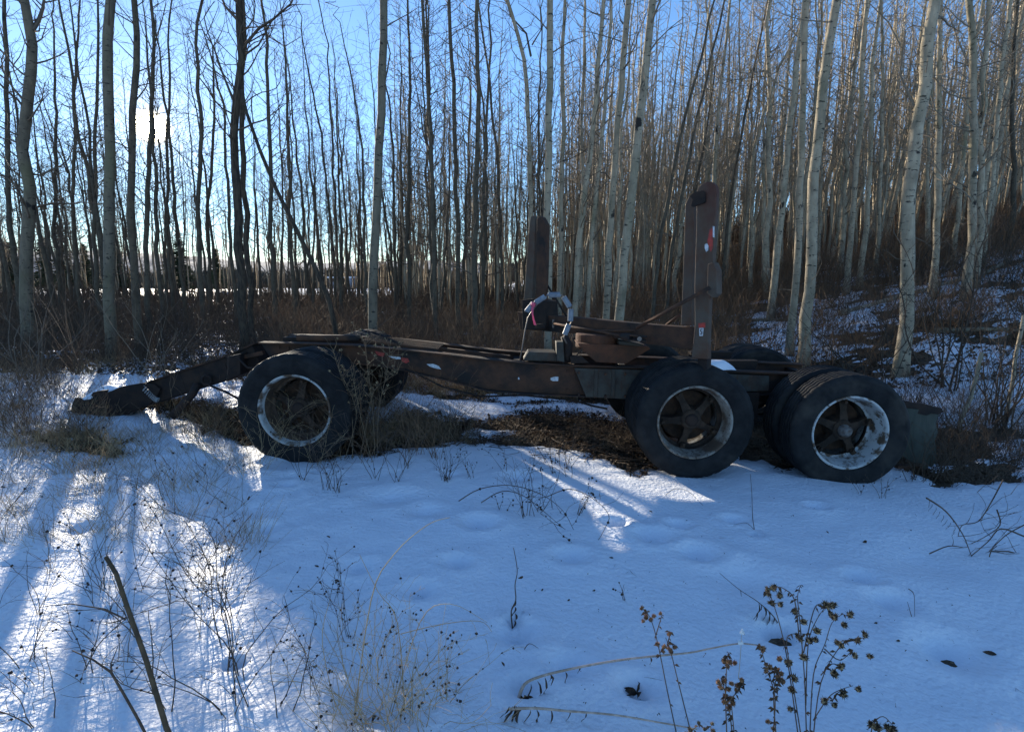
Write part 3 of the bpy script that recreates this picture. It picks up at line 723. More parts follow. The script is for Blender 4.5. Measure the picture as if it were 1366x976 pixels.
for k, (px, yt, Y, lb) in enumerate([
    (88, 296, 46, 'widest dark spruce, left of the thick straight aspen'), (62, 318, 52, 'low dark spruce behind the crooked aspen'),
    (158, 306, 44, 'dark spruce top showing right of the thick straight aspen'), (244, 309, 45, 'bushy dark spruce below and right of the sun'),
    (291, 331, 60, 'small distant pointed spruce left of the big knotty tree'), (118, 325, 55, 'small spruce filling the gap left of the thick straight aspen'),
    (226, 330, 58, 'small spruce just left of the bushy one below the sun'), (18, 322, 50, 'dark spruce at the far left edge')]):
    spruce(px, yt, Y, lb, k)

# distant shed
c = P(453, 380, 82); z0 = gz(c.x, 82) - .1
sh = empty('shed', (c.x, 82, z0), 'small pale shed with a snowy flat roof far beyond the trees', 'shed')
zt = P(453, 371, 82).z
mb = MB(); mb.box((c.x, 84, (z0 + zt) / 2), (3.4, 3.5, zt - z0)); build('wall', mb, M['shed_wall'], sh)
mb = MB(); mb.box((c.x, 84, zt + .12), (3.8, 3.9, .22)); build('roof', mb, M['snow2'], sh, bev=.05)
mb = MB(); mb.box((c.x - .7, 82.23, z0 + 1.4), (.8, .06, .6)); build('window', mb, M['dark_glass'], sh)
mb = MB(); mb.box((c.x + .8, 82.23, z0 + 1.0), (.8, .06, 1.7)); build('door', mb, M['grey_paint'], sh)

# dark belt of far trees beyond the field
def far_belt():
    rs = np.random.RandomState(5); n = 5200; y = rs.uniform(84, 135, n); sx = rs.uniform(-1.2, .30, n); x = sx * y
    h = (1.6 + 2.8 * fbm(sx * 9, sx * 0, 3, 3)) * rs.uniform(.5, 1.15, n) * (y / 95); x0 = x
    z = ground(x, y) - .3
    con = rs.rand(n) < .22
    A = np.stack([x, y, z, x + rs.normal(0, .3, n), y + rs.normal(0, .3, n), z + h, np.where(con, .55, .16), np.where(con, .04, .05)], 1)
    k = n * 2; i = rs.randint(0, n, k); t = rs.uniform(.2, .95, k)[:, None]; p = A[i, :3] * (1 - t) + A[i, 3:6] * t
    q = p + np.stack([rs.normal(0, .7, k), rs.normal(0, .5, k), rs.uniform(.1, 1.1, k)], 1)
    B = np.concatenate([p, q, np.full((k, 1), .09), np.full((k, 1), .04)], 1)
    o = link('far_tree_belt', segs_mesh('far_tree_belt', np.concatenate([A, B])), M['bark_grey']); tag(o, 'dark belt of far trees between the snowy field and the hills', 'forest', kind='stuff')
far_belt()

# ================================================================== the log trailer
ROOT = empty('log_trailer', (0.6, 5.6, 0.0), 'rusty three-axle log trailer with dual tyres and a swivelled log bunk, stranded in the snow', 'trailer')
def Yn(px, off=0.0):
    """distance of the near tyre faces at this pixel column, plus an offset across the trailer"""
    return 4.55 - 0.026 * ((px - 391) / 154.0) + off
def pl_(pts, off): return [P(a, b, Yn(a, off)) for a, b in pts]
ACR = Vector((0, 1, 0))
def outline(name, pts, off, thick, m, parent=ROOT, bev=.004):
    mb = MB(); mb.prism(pl_(pts, off), ACR * thick); return build(name, mb, m, parent, at=P(*pts[0], Yn(pts[0][0], off)) if parent is not ROOT else P(*pts[0], Yn(pts[0][0], off)), bev=bev)
def strip(mb, pts, off, width, th):
    """flat bar of given width (across) and thickness following a polyline"""
    q = pl_(pts, off)
    for a, b in zip(q, q[1:]):
        n = 4
        vs = []
        for p in (a, b): vs += [p, p + ACR * width, p + ACR * width - Vector((0, 0, th)), p - Vector((0, 0, th))]
        mb.add(vs, [(0, 1, 2, 3), (7, 6, 5, 4), (0, 4, 5, 1), (1, 5, 6, 2), (2, 6, 7, 3), (3, 7, 4, 0)])

# frame rails: web and flanges, near and far
top = [(345, 457.5), (400, 458.5), (475, 461), (520, 465), (587, 472), (650, 479.6), (700, 484), (765, 487.5), (860, 490.5), (959, 494.5), (1047, 498.5), (1125, 502)]
bot = [(358, 478), (400, 482), (475, 484.5), (520, 489.5), (587, 505), (650, 521), (700, 525), (776, 528.5), (860, 531), (959, 526), (1047, 526), (1125, 528)]
RAILO = 0.66
for nm, off, dz in (('frame_rail', RAILO, 0), ('frame_rail', RAILO + .70, 0)):
    mb = MB()
    if off == RAILO: T, B = top, bot
    else:            # same rail seen farther off: reproject the near rail's world outline
        T = top; B = bot
    tq = pl_(T, RAILO); bq = pl_(B, RAILO); sh_ = Vector((0, off - RAILO, 0))
    tq = [q + sh_ - Vector((0, 0, .006)) for q in tq]; bq = [q + sh_ + Vector((0, 0, .006)) for q in bq]
    tw = [q + Vector((0, .045, 0)) for q in tq]; bw = [q + Vector((0, .045, 0)) for q in bq]
    for i in range(len(tw) - 1):
        mb.prism([tw[i], tw[i + 1], bw[i + 1], bw[i]], (0, .012, 0))
    rail = build('frame_rail', mb, M['rust'], ROOT, at=tq[0])
    for nm2, q, h in (('top_flange', tq, .013), ('bottom_flange', bq, -.013)):
        mf = MB()
        for i in range(len(q) - 1):
            vs = []
            for p in (q[i], q[i + 1]): vs += [p + Vector((0, -.012, h)), p + Vector((0, .115, h)), p + Vector((0, .115, 0)), p + Vector((0, -.012, 0))]
            mf.add(vs, [(0, 1, 2, 3), (7, 6, 5, 4), (0, 4, 5, 1), (1, 5, 6, 2), (2, 6, 7, 3), (3, 7, 4, 0)])
        build(nm2, mf, M['rust'], rail, at=q[0])
zr = lambda px: P(px, np.interp(px, [a for a, b in top], [b for a, b in top]), Yn(px, RAILO)).z
# cross members
for px in (375, 520, 690, 840, 1010, 1100):
    a = P(px, 490, Yn(px, RAILO + .06)); a.z = zr(px) - .10
    mb = MB(); mb.bar(a, a + Vector((0, .70, 0)), .07, .12); build('cross_member', mb, M['iron_dark'], ROOT, at=a, bev=.004)
# greenish boxed section with stiffeners
outline('frame_plate', [(766, 491), (866, 494), (852, 533), (782, 529.5)], RAILO - .022, .02, M['grey_paint'])
for px in (793, 816):
    outline('stiffener', [(px, 492.5), (px + 5, 492.7), (px + 4, 530), (px - 1, 530)], RAILO - .036, .013, M['grey_paint'])
outline('frame_plate', [(968, 499), (1026, 501.5), (1026, 521), (996, 522)], RAILO - .03, .02, M['grey_paint'])
# flaked markings on the rail
def mark(name, pts, off, m, parent):
    mb = MB(); mb.prism(pl_(pts, off), ACR * .002); return build(name, mb, m, parent, at=P(*pts[0], Yn(pts[0][0], off)))
rail1 = [o for o in ROOT.children if o.name == 'frame_rail'][0]
WO = RAILO + .040
mark('white_flake', [(518, 474.5), (526, 475.5), (534, 476.2), (534.5, 479), (528, 479), (521, 476.5)], WO, M['white_paint'], rail1)
mark('red_marking', [(535, 477), (544, 478), (546, 482), (542, 484.5), (536, 482)], WO, M['red'], rail1)
mark('red_marking', [(500, 468), (513, 471), (511, 476), (503, 473)], WO, M['red'], rail1)
mark('white_flake', [(569, 485.5), (578, 485.2), (585, 488), (588.5, 492.5), (580, 491), (573, 488.5)], WO, M['white_paint'], rail1)
mark('white_flake', [(734.5, 504), (741, 502), (745, 502.5), (744.5, 508), (737, 508), (734.5, 506.5)], WO, M['white_paint'], rail1)
mark('white_flake', [(691, 503.5), (692.5, 503), (693.2, 506), (691, 506)], WO, M['white_paint'], rail1)

# deck pieces over the front axle
mb = MB(); q = pl_([(381, 452), (480, 449.5)], RAILO + .40); mb.bar(q[0], q[1], .16, .05); build('deck_bar', mb, M['iron_dark'], ROOT, at=q[0], bev=.012)
mb = MB(); q = pl_([(397, 450.5), (478, 450.5)], RAILO + .2); mb.bar(q[0], q[1], .10, .06); build('deck_bar', mb, M['rust'], ROOT, at=q[0], bev=.018)
# expanded-metal walkway
g0 = pl_([(482, 458.5), (584, 470.5)], RAILO + .16); wd = .44; mb = MB()
n = 46
for k in range(n + 1):
    a = g0[0].lerp(g0[1], k / n) + Vector((0, 0, .03)); mb.bar(a, a + Vector((0, wd, 0)), .005, .022)
for k in range(8):
    o_ = Vector((0, wd * k / 7, .03)); mb.bar(g0[0] + o_, g0[1] + o_, .006, .024)
tag(build('walkway_grating', mb, M['rust'], ROOT, at=g0[0]), kind='stuff')
# channel beyond the grating
mb = MB(); q = pl_([(586, 466), (680, 477)], RAILO + .42); mb.bar(q[0], q[1], .05, .05); build('channel', mb, M['rust'], ROOT, at=q[0])

# drawbar
q = [P(350, 472, 5.45), P(312, 489, 5.50), P(255, 507, 5.62), P(196, 527, 5.75)]
mb = MB()
for a, b in zip(q, q[1:]): mb.bar(a, b, .20, .235)
db = build('drawbar', mb, M['iron_dark'], ROOT, at=q[0], bev=.006)
mf = MB()
for a, b in zip(q, q[1:]): mf.bar(a + Vector((0, 0, .126)), b + Vector((0, 0, .126)), .25, .014)
build('top_flange', mf, M['rust'], db, at=q[0])
mf = MB(); mf.bar(P(352, 470, 5.32), P(316, 478, 5.34), .05, .04); build('brace', mf, M['rust'], db)
mf = MB(); mf.prism([P(302, 476, 5.22), P(320, 472, 5.22), P(321, 500, 5.22), P(304, 506, 5.22)], (0, .5, 0)); build('bracket', mf, M['iron_dark'], db, at=P(302, 476, 5.22), bev=.006)
# torn plate at the tip
tp = [(94, 549), (97, 537), (100, 530.5), (105, 531.5), (109, 534), (119, 533), (124, 530), (121.5, 527), (124, 523), (133, 521), (143, 520), (141, 523.5), (148, 521.5), (160, 516), (176, 513), (190, 511), (206, 513), (214, 519), (208, 530), (196, 541), (180, 549), (165, 555), (140, 556.5), (118, 553)]
mb = MB(); mb.prism([P(a, b, 5.55) for a, b in tp], (0, .03, 0)); build('torn_plate', mb, M['iron_dark'], ROOT, at=P(150, 540, 5.55))
mb = MB(); mb.prism([P(a, b + 2, 5.85) for a, b in [(98, 534), (150, 517), (206, 511), (214, 522), (190, 545), (110, 552)]], (0, .03, 0)); build('torn_plate', mb, M['iron_dark'], ROOT, at=P(150, 540, 5.85))
mb = MB(); mb.prism([P(96, 550, 5.53), P(150, 555, 5.53), P(190, 543, 5.53), P(190, 545, 5.9), P(150, 556, 5.9), P(96, 551, 5.9)], (0, 0, .02)); build('bottom_plate', mb, M['iron_dark'], ROOT, at=P(150, 550, 5.6))
# prop leg and tow eye
mb = MB(); mb.tube([P(264, 512, 5.45), P(257, 525, 5.4), P(243, 541, 5.35), P(229, 556, 5.3)], [.045, .04, .042, .045], 8); build('prop_leg', mb, M['rust'], ROOT, sm=True)
mb = MB(); r_ = random.Random(1)
c = P(276, 507, 5.4); ring = [c + Vector((.05 * math.cos(t), 0, .05 * math.sin(t))) for t in np.linspace(0, 6.283, 15)]
mb.tube(ring, .014, 8); build('eye_ring', mb, M['iron_dark'], ROOT, at=c, sm=True)
mb = MB(); t0, t1 = P(191, 517, 5.38), P(211, 533, 5.38); pts = []
for k in range(90):
    t = k / 89; a = t * 2 * math.pi * 13; c = t0.lerp(t1, t) + Vector((.03 * math.sin(t * 3.14), 0, -.05 * math.sin(t * 3.14))); pts.append(c + Vector((.012 * math.cos(a), .022 * math.sin(a), .022 * math.cos(a))))
mb.tube(pts, .004, 4); build('coiled_hose', mb, M['hose'], ROOT, at=t0)
mb = MB(); mb.tube([P(275, 512, 5.35), P(300, 522, 5.3), P(330, 538, 5.2), P(338, 545, 5.2)], .012, 6); build('brake_hose', mb, M['iron_dark'], ROOT)
mb = MB(); mb.tube([P(318, 478, 5.2), P(330, 490, 5.15), P(345, 492, 5.1)], .010, 6); build('brake_hose', mb, M['iron_dark'], ROOT)

# ---- wheels
TW = .26
def tyre_mesh():
    pr = [(-.088, .318), (-.108, .332), (-.122, .356), (-.131, .385), (-.137, .415), (-.138, .440), (-.134, .462), (-.136, .466), (-.129, .486), (-.118, .503), (-.106, .513), (-.100, .517)]
    core = []
    def groove(y): return [(y - .008, .5185), (y - .005, .503), (y + .005, .503), (y + .008, .5185)]
    for y in (-.068, -.023, .023, .068): core += groove(y)
    pr2 = pr + core + [(-a, b) for a, b in reversed(pr)]
    nc0 = len(pr); nc1 = nc0 + len(core)
    def fn(j, k, t, r):
        if nc0 <= j < nc1: t = t + .0055 * (1 if (k // 2) % 2 else -1)
        if j in (nc0 - 2, nc0 - 1, nc1, nc1 + 1) and k % 4 == 0: r -= .007
        if 3 <= j <= 8 and (k % 36) in range(4, 24) and j in (4, 5): t += -.003 * ((k * 7) % 3)
        return t, r
    mb = MB(); mb.lathe(pr2, 144, fn=fn)
    me = D.meshes.new('tyre'); me.from_pydata(np.concatenate(mb.v).tolist(), [], mb.f)
    me.polygons.foreach_set('use_smooth', [True] * len(me.polygons)); me.materials.append(M['tyre'])
    return me
TY = tyre_mesh()
def lathe_mesh(nm, prof, m, seg=72):
    mb = MB(); mb.lathe(prof, seg); me = D.meshes.new(nm); me.from_pydata(np.concatenate(mb.v).tolist(), [], mb.f); smooth(me); me.materials.append(m); return me
RP = [(-.094, .334), (-.112, .333), (-.118, .326), (-.114, .316), (-.098, .309), (-.070, .305), (-.045, .300), (-.010, .292), (.030, .286), (.062, .283), (.075, .276), (.079, .262), (.088, .258), (.105, .262), (.12, .29)]
RIMW = lathe_mesh('rim', RP, M['rim_white']); RIMD = lathe_mesh('rim', RP, M['rim_dirty']); RIMF = lathe_mesh('rim', RP, M['rim_ring'])
M['rim_well'] = mat('rusty_rim_well', (0.13, 0.085, 0.055), 0.85, (0.06, 0.04, 0.028), 9, bump=.4); RIMF.materials.append(M['rim_well'])
for p_ in RIMF.polygons:
    if p_.index % (len(RP) - 1) >= 6: p_.material_index = 1
for me_, dk in ((RIMW, 11), (RIMD, 8)):
    me_.materials.append(M['hub'])
    for p_ in me_.polygons:
        if p_.index % (len(RP) - 1) >= dk: p_.material_index = 1
M['drum'] = mat('rusty_drum', (0.075, 0.042, 0.026), 0.9, (0.03, 0.02, 0.015), 9, bump=.5)
DRUM = lathe_mesh('brake_drum', [(.085, .0), (.085, .10), (.105, .13), (.10, .215), (.095, .235), (.11, .24), (.115, .215), (.30, .215), (.30, .0)], M['drum'])
def hub_mesh():
    mb = MB()
    mb.lathe([(-.015, .0), (-.015, .075), (-.005, .088), (.03, .098), (.13, .110), (.13, .0)], 32)
    for k in range(5):
        a = 2 * math.pi * k / 5 + .5; ca, sa = math.cos(a), math.sin(a)
        def W(r, t, y): return Vector((r * ca - t * sa, y, r * sa + t * ca))
        for (r0, r1, w0, w1, y0a, y0b, y1a, y1b) in ((.07, .17, .042, .027, .0, .09, .04, .10), (.17, .262, .027, .040, .04, .10, .072, .105)):
            vs = [W(r0, -w0, y0a), W(r0, w0, y0a), W(r0, w0, y0b), W(r0, -w0, y0b), W(r1, -w1, y1a), W(r1, w1, y1a), W(r1, w1, y1b), W(r1, -w1, y1b)]
            mb.add(vs, [(3, 2, 1, 0), (4, 5, 6, 7), (0, 1, 5, 4), (1, 2, 6, 5), (2, 3, 7, 6), (3, 0, 4, 7)])
        # clamp lug and nut
        c = W(.262, 0, .055); mb.box(c, (.05, .035, .04), ry=-a)
        mb.lathe([(.015, 0), (.015, .014), (.05, .014)], 6, c=W(.245, 0, 0))
    for k in range(8):
        a = 2 * math.pi * k / 8; mb.lathe([(-.02, 0), (-.02, .008), (0, .008)], 6, c=(.065 * math.cos(a), 0, .065 * math.sin(a)))
    me = D.meshes.new('hub'); me.from_pydata(np.concatenate(mb.v).tolist(), [], mb.f); me.materials.append(M['hub']); return me
HUB = hub_mesh()
CAPS = lathe_mesh('hub_cap', [(-.085, 0), (-.085, .028), (-.078, .036), (-.060, .040), (-.058, .052), (-.015, .056)], M['hub_grey'], 32)
CAPD = lathe_mesh('hub_cap', [(-.030, 0), (-.034, .04), (-.028, .052), (-.015, .058)], M['iron_dark'], 32)
def wheel_set(px, py, Yface, rimm, cap, rot, side=1, zoff=0.0, at=None):
    c = at.copy() if at is not None else P(px, py, Yface)
    if at is None: c.y += .138 * 1
    o = D.objects.new('wheel', HUB); C.objects.link(o); o.parent = ROOT; o.location = c - Vector(ROOT.location)
    o.rotation_euler = (0, rot, R(-1.5) + (0 if side == 1 else math.pi))
    WL[o.name] = c
    for (nm, me, dy) in (('tyre', TY, 0), ('tyre', TY, .335), ('rim', rimm, 0), ('rim', RIMD, .335), ('brake_drum', DRUM, .06), ('hub_cap', cap, 0)):
        k = D.objects.new(nm, me); C.objects.link(k); k.parent = o; k.location = (0, dy, 0)
        if nm == 'tyre': k.rotation_euler = (0, dy * 3, 0)
    return c
front = wheel_set(391, 549, 4.55, RIMF, CAPD, .3)
mid = wheel_set(929, 565, 4.44, RIMD, CAPD, 1.0)
rear = wheel_set(1137.5, 579, 4.40, RIMW, CAPS, .25)
for c, off in ((front, 2.16), (mid, 2.16), (rear, 2.16)):
    wheel_set(0, 0, 0, RIMD, CAPD, .9, -1, at=c + Vector((.045, off, -.01)))
    mb = MB(); mb.tube([c + Vector((0, .2, 0)), c + Vector((.03, 2.0, 0))], .065, 12); build('axle', mb, M['iron_dark'], ROOT, at=c)
front_c, mid_c, rear_c = front, mid, rear
# suspension: hanger, walking beam, leaf springs, each side
for oy in (.80, 1.44):
    a = mid_c + Vector((.02, oy, .06)); b = rear_c + Vector((-.02, oy, .06)); m_ = (a + b) / 2 + Vector((0, 0, .10))
    mb = MB(); mb.bar(a, m_, .09, .12); mb.bar(m_, b, .09, .12); build('walking_beam', mb, M['iron_dark'], ROOT, at=m_)
    mb = MB(); mb.prism([m_ + Vector((-.24, -.05, .30)), m_ + Vector((.24, -.05, .30)), m_ + Vector((.12, -.05, -.08)), m_ + Vector((-.12, -.05, -.08))], (0, .10, 0)); build('hanger', mb, M['iron_dark'], ROOT, at=m_)
    f = front_c + Vector((0, oy, 0))
    for k in range(5):
        mb = MB(); L = .52 - .07 * k
        mb.tube([f + Vector((-L, 0, .12 + .05 - .022 * k)), f + Vector((0, 0, .10 - .022 * k)), f + Vector((L, 0, .12 + .05 - .022 * k))], .012, 4); build('leaf_spring', mb, M['iron_dark'], ROOT, at=f)
    mb = MB(); mb.box(f + Vector((0, 0, .27)), (.75, .10, .26)); build('spring_hanger', mb, M['iron_dark'], ROOT, at=f, bev=.01)
mb = MB(); c = (mid_c + rear_c) / 2; mb.box(c + Vector((0, 1.0, .03)), (.34, .95, .30)); build('suspension_box', mb, M['iron_dark'], ROOT, at=c, bev=.01)
mb = MB(); mb.lathe([(0, 0), (0, .085), (.02, .09), (.10, .09), (.11, .05), (.25, .012)], 20, c=mid_c + Vector((.45, .75, .12))); build('brake_chamber', mb, M['iron_dark'], ROOT, at=mid_c)

# fender and mud flap at the tail
fp = [P(a, b, 4.75) for a, b in [(1192, 527), (1205, 534), (1222, 538), (1236, 539), (1247, 543), (1256, 544), (1259, 549), (1252, 553), (1243, 551), (1236, 554), (1218, 550), (1200, 540)]]
mb = MB(); mb.prism(fp, (0, .05, 0)); build('fender', mb, M['iron_dark'], ROOT, at=fp[0])
nx_, nz_ = 10, 14; V = []; th = .012
for s_ in (0, 1):
    for j in range(nz_ + 1):
        for i in range(nx_ + 1):
            u, v = i / nx_, j / nz_
            l = P(1200 - 3 * v, 544, 4.70); r_ = P(1251 + 5 * v * v, 548, 4.80)
            p = l.lerp(r_, u); p.z = p.z - v * (.50 + .03 * u + .025 * math.sin(u * 23) + .02 * math.sin(u * 9 + 2)) ; p.y += .05 * math.sin(u * 5 + v * 2) * v - .10 * v * v * (u - .3) + s_ * th
            p.x += .05 * v * v * math.sin(u * 3 + 1) + (.012 * math.sin(v * 19) if u > .95 else 0) + (.03 if u > .9 and v > .8 else 0); V.append(p)
fs = []; N_ = (nx_ + 1) * (nz_ + 1)
for s_ in (0, 1):
    for j in range(nz_):
        for i in range(nx_):
            a = s_ * N_ + j * (nx_ + 1) + i; q_ = (a, a + 1, a + nx_ + 2, a + nx_ + 1); fs.append(q_ if s_ else q_[::-1])
for j in range(nz_):
    for i in (0, nx_):
        a = j * (nx_ + 1) + i; fs.append((a, a + nx_ + 1, a + nx_ + 1 + N_, a + N_))
mb = MB(); mb.add(V, fs); build('mud_flap', mb, M['flap'], ROOT, at=V[0], sm=True)
mb = MB(); q = [P(1195, 622, 4.7), P(1215, 622, 4.75), P(1236, 626, 4.8), P(1258, 634, 4.85)]
for q_, w in zip(zip(q, q[1:]), (.05, .045, .04)): mb.bar(q_[0], q_[1], w, .03)
build('broken_strap', mb, M['rust'], ROOT, at=q[0])

# bolts along the rail and stiffeners
bm_ = MB(); bm_.lathe([(-.014, 0), (-.014, .013), (0, .015)], 6); bme = D.meshes.new('bolt'); bme.from_pydata(np.concatenate(bm_.v).tolist(), [], bm_.f); bme.materials.append(M['rust'])
for (a, b) in [(372, 463), (385, 464), (492, 470), (492, 480), (562, 478), (562, 494), (608, 482), (608, 505), (668, 490), (668, 515), (716, 492), (716, 518), (757, 495), (757, 520), (771, 495), (771, 524), (806, 497), (806, 526), (832, 497), (832, 526), (975, 504), (988, 505), (1010, 506), (1020, 506)]:
    p = P(a, b, Yn(a, RAILO + .045)); o = D.objects.new('bolt', bme); C.objects.link(o); o.parent = ROOT; o.location = p - Vector(ROOT.location) - Vector((0, .07 if a in (771, 806, 832) else .0, 0))
mb = MB(); q = [P(540, 492, 5.15), P(590, 515, 5.2), P(640, 528, 5.2), P(700, 527, 5.18), P(760, 533, 5.2), P(810, 545, 5.2)]; mb.tube(resample(q, .1, random.Random(2), .008), .011, 6); build('air_hose', mb, M['iron_dark'], ROOT, sm=True)
# ---- log bunk: swivel, beam, stakes
BL, BR = P(694, 430, 6.42), P(929, 452, 4.60)
bd = (BR - BL); bd.z = 0; bd.normalize(); bn = Vector((-bd.y, bd.x, 0))     # bn points left/away
if bn.y > 0: bn = -bn                                                        # make bn face the camera
def BP(px, py, off=0.0):
    """point on the bunk's vertical plane (shifted by off towards the camera) seen at px,py"""
    a = (px - CX) / F; b = (CY - py) / F; d = Vector((a, cp + b * sp, -sp + b * cp)); o_ = Vector((0, 0, CAMZ))
    pl0 = BL + bn * off; t = (pl0 - o_).dot(bn) / d.dot(bn); return o_ + d * t
def bprism(name, pts, off, th, m, parent=ROOT, bev=.005):
    q = [BP(a, b, off) for a, b in pts]; mb = MB(); mb.prism(q, -bn * th); return build(name, mb, m, parent, at=q[0], bev=bev)
beam = bprism('bunk_beam', [(690, 416), (727, 420.5), (775, 424), (820, 428.6), (874, 433.4), (929, 437.2), (929, 467.2), (900, 463.5), (865, 459), (840, 452), (800, 447.5), (743, 443), (694, 439)], .05, .12, M['rust'])
mf = MB(); q = [BP(727, 438, .075), BP(780, 443.5, .075), BP(845, 437, .075)]
bprism('bunk_end_block', [(696, 400), (712, 398), (727, 402), (729, 440), (697, 439.5)], .09, .20, M['iron_dark'])
bprism('bunk_lip', [(800, 446), (858, 453), (858, 455.5), (800, 448.5)], .10, .06, M['rust'])
# near stake: a tall channel with rounded head and a thinner bar beside it
st = bprism('stake', [(922, 478), (926.5, 433), (926, 380), (928.5, 300), (929, 256), (931, 250), (936, 245), (942, 242.5), (949, 243), (954, 247), (955.5, 256), (954, 300), (951, 340), (951, 352), (946.5, 400), (945, 440), (944, 479)], .12, .055, M['stake'], bev=.008)
bprism('stake_bar', [(908, 434), (910.5, 380), (912.5, 320), (914, 272), (919, 262), (925, 257), (925, 300), (923.5, 360), (921.5, 434)], .04, .09, M['stake'])
bprism('latch', [(919, 262), (926, 256), (936, 254), (940, 257), (940, 270), (932, 273), (925, 276), (921, 275), (923, 266)], .145, .025, M['iron_dark'], st)
bprism('side_plate', [(944, 352), (951, 350), (955.5, 360), (956, 392), (950, 397), (943, 391)], .15, .09, M['stake'], st)
bprism('reflector', [(946.5, 306), (950.5, 303), (951, 330), (948, 336), (943.5, 322)], .123, .003, M['red'], st, bev=0)
bprism('reflector', [(950.8, 301.5), (953, 302), (952.8, 317), (950.8, 316)], .123, .003, M['white_paint'], st, bev=0)
bprism('white_flake', [(940, 326), (943, 324.5), (945, 328), (944.5, 334), (942, 336), (940, 331)], .1235, .003, M['white_paint'], st, bev=0)
bprism('reflector', [(931.5, 431), (941, 430), (940.5, 437), (932, 437)], .123, .003, M['red'], st, bev=0)
bprism('reflector', [(932.5, 437.3), (938.5, 437.3), (937.5, 448), (933, 448)], .123, .003, M['white_paint'], st, bev=0)
q = [BP(a, b, .127) for a, b in [(937, 439), (934.5, 439.6), (934, 441.5), (936.4, 442.8), (936, 445), (934, 445.8)]]
mb = MB(); mb.tube(q, .0035, 4); build('painted_squiggle', mb, M['iron_dark'], st)
bprism('stake_foot', [(930, 466), (944, 468), (943, 492), (936, 496), (931, 494)], .08, .07, M['iron_dark'])
# far stake
fsx = bprism('stake', [(713.5, 440), (716, 340), (716, 292), (719, 288), (723, 290), (728.5, 300), (727.5, 350), (725, 432)], .06, .06, M['rust'], bev=.006)
bprism('stake_bar', [(697, 415), (700, 380), (706, 300), (707.5, 289), (712, 288), (714, 292), (712.5, 350), (709, 408)], .04, .05, M['stake'])
# braces, tension rods and turnbuckle
def rod(name, a, b, r, m, parent=ROOT):
    mb = MB(); mb.tube([a, b], r, 8); return build(name, mb, m, parent, at=a, sm=True)
rod('brace_rod', BP(849, 437.5, .16), BP(946, 384, .19), .017, M['rust']); rod('brace_rod', BP(888, 434, -.12), BP(907, 420, -.12), .014, M['rust'])
rod('brace_rod', BP(730, 380, .0), BP(757, 424, .0), .012, M['iron_dark'])
tb = rod('tension_rod', BP(738, 431, .14), BP(836, 449, .18), .014, M['rust']); rod('tension_rod', BP(770, 441.5, .12), BP(846, 441, .12), .012, M['rust'])
mb = MB(); mb.tube([BP(829, 448.5, .18), BP(834, 449, .18), BP(842, 450, .18)], [.028, .036, .036], 10); build('sleeve', mb, M['rust'], tb)
for dy in (-3.2, 3.2):
    mb = MB(); mb.bar(BP(838, 450 + dy, .19), BP(862, 452 + dy, .19), .03, .014); build('clevis', mb, M['rust'], tb)
mb = MB(); mb.tube([BP(853, 452, .23), BP(853, 452, .14)], .022, 8); build('clevis_pin', mb, M['cable'], tb)
mb = MB(); mb.tube([BP(738, 426, .13), BP(738, 437, .13)], .012, 6); build('rod_hook', mb, M['cable'], tb)
bprism('bracket', [(714, 432), (726, 431.5), (727.5, 434), (727, 438), (715, 438)], .14, .02, M['iron_dark'])
# swivel under the beam
sc_ = P(796, 452, 5.35)
mb = MB(); mb.lathe([(-.09, 0), (-.09, .20), (-.075, .215), (.05, .215), (.06, .20), (.06, 0)], 32, axis='z', c=sc_ + Vector((0, .0, 0))); build('swivel_drum', mb, M['rust_red'], ROOT, at=sc_, sm=False, bev=.004)
mb = MB(); mb.prism([P(a, b, 5.12) for a, b in [(771, 458), (864, 461.5), (868, 465), (836, 485), (795, 483), (773, 463)]], (0, .5, 0)); build('swivel_plate', mb, M['rust_red'], ROOT, at=P(800, 470, 5.12), bev=.006)
mb = MB(); mb.prism([P(a, b, 5.10) for a, b in [(826, 455), (858, 459), (858, 462), (826, 459.5)]], (0, .2, 0)); build('slide_plate', mb, M['grey_paint'], ROOT, at=P(826, 455, 5.1))
mb = MB(); mb.prism([P(a, b, 5.17) for a, b in [(698.5, 481), (705, 469.5), (742, 470.5), (745, 482)]], (0, .26, 0)); build('tool_box', mb, M['grey_paint'], ROOT, at=P(700, 470, 5.17), bev=.006)
mb = MB(); mb.prism([P(a, b, 5.13) for a, b in [(742, 456), (751.5, 456), (753, 483), (743, 481)]], (0, .14, 0)); build('upright', mb, M['grey_paint'], ROOT, at=P(742, 456, 5.13), bev=.004)
mb = MB(); mb.prism([P(a, b, 5.15) for a, b in [(760, 475), (775, 474), (786, 484), (762, 485)]], (0, .2, 0)); build('foot_block', mb, M['iron_dark'], ROOT, at=P(760, 475, 5.15), bev=.004)
mb = MB(); mb.tube([P(752, 448, 5.2), P(758, 460, 5.2), P(756, 472, 5.22), P(757, 482, 5.22)], [.035, .05, .055, .04], 8); build('air_valve', mb, M['iron_dark'], ROOT, sm=True)
rod('thin_rod', P(769, 474, 5.1), P(778, 464, 5.1), .006, M['rust'])

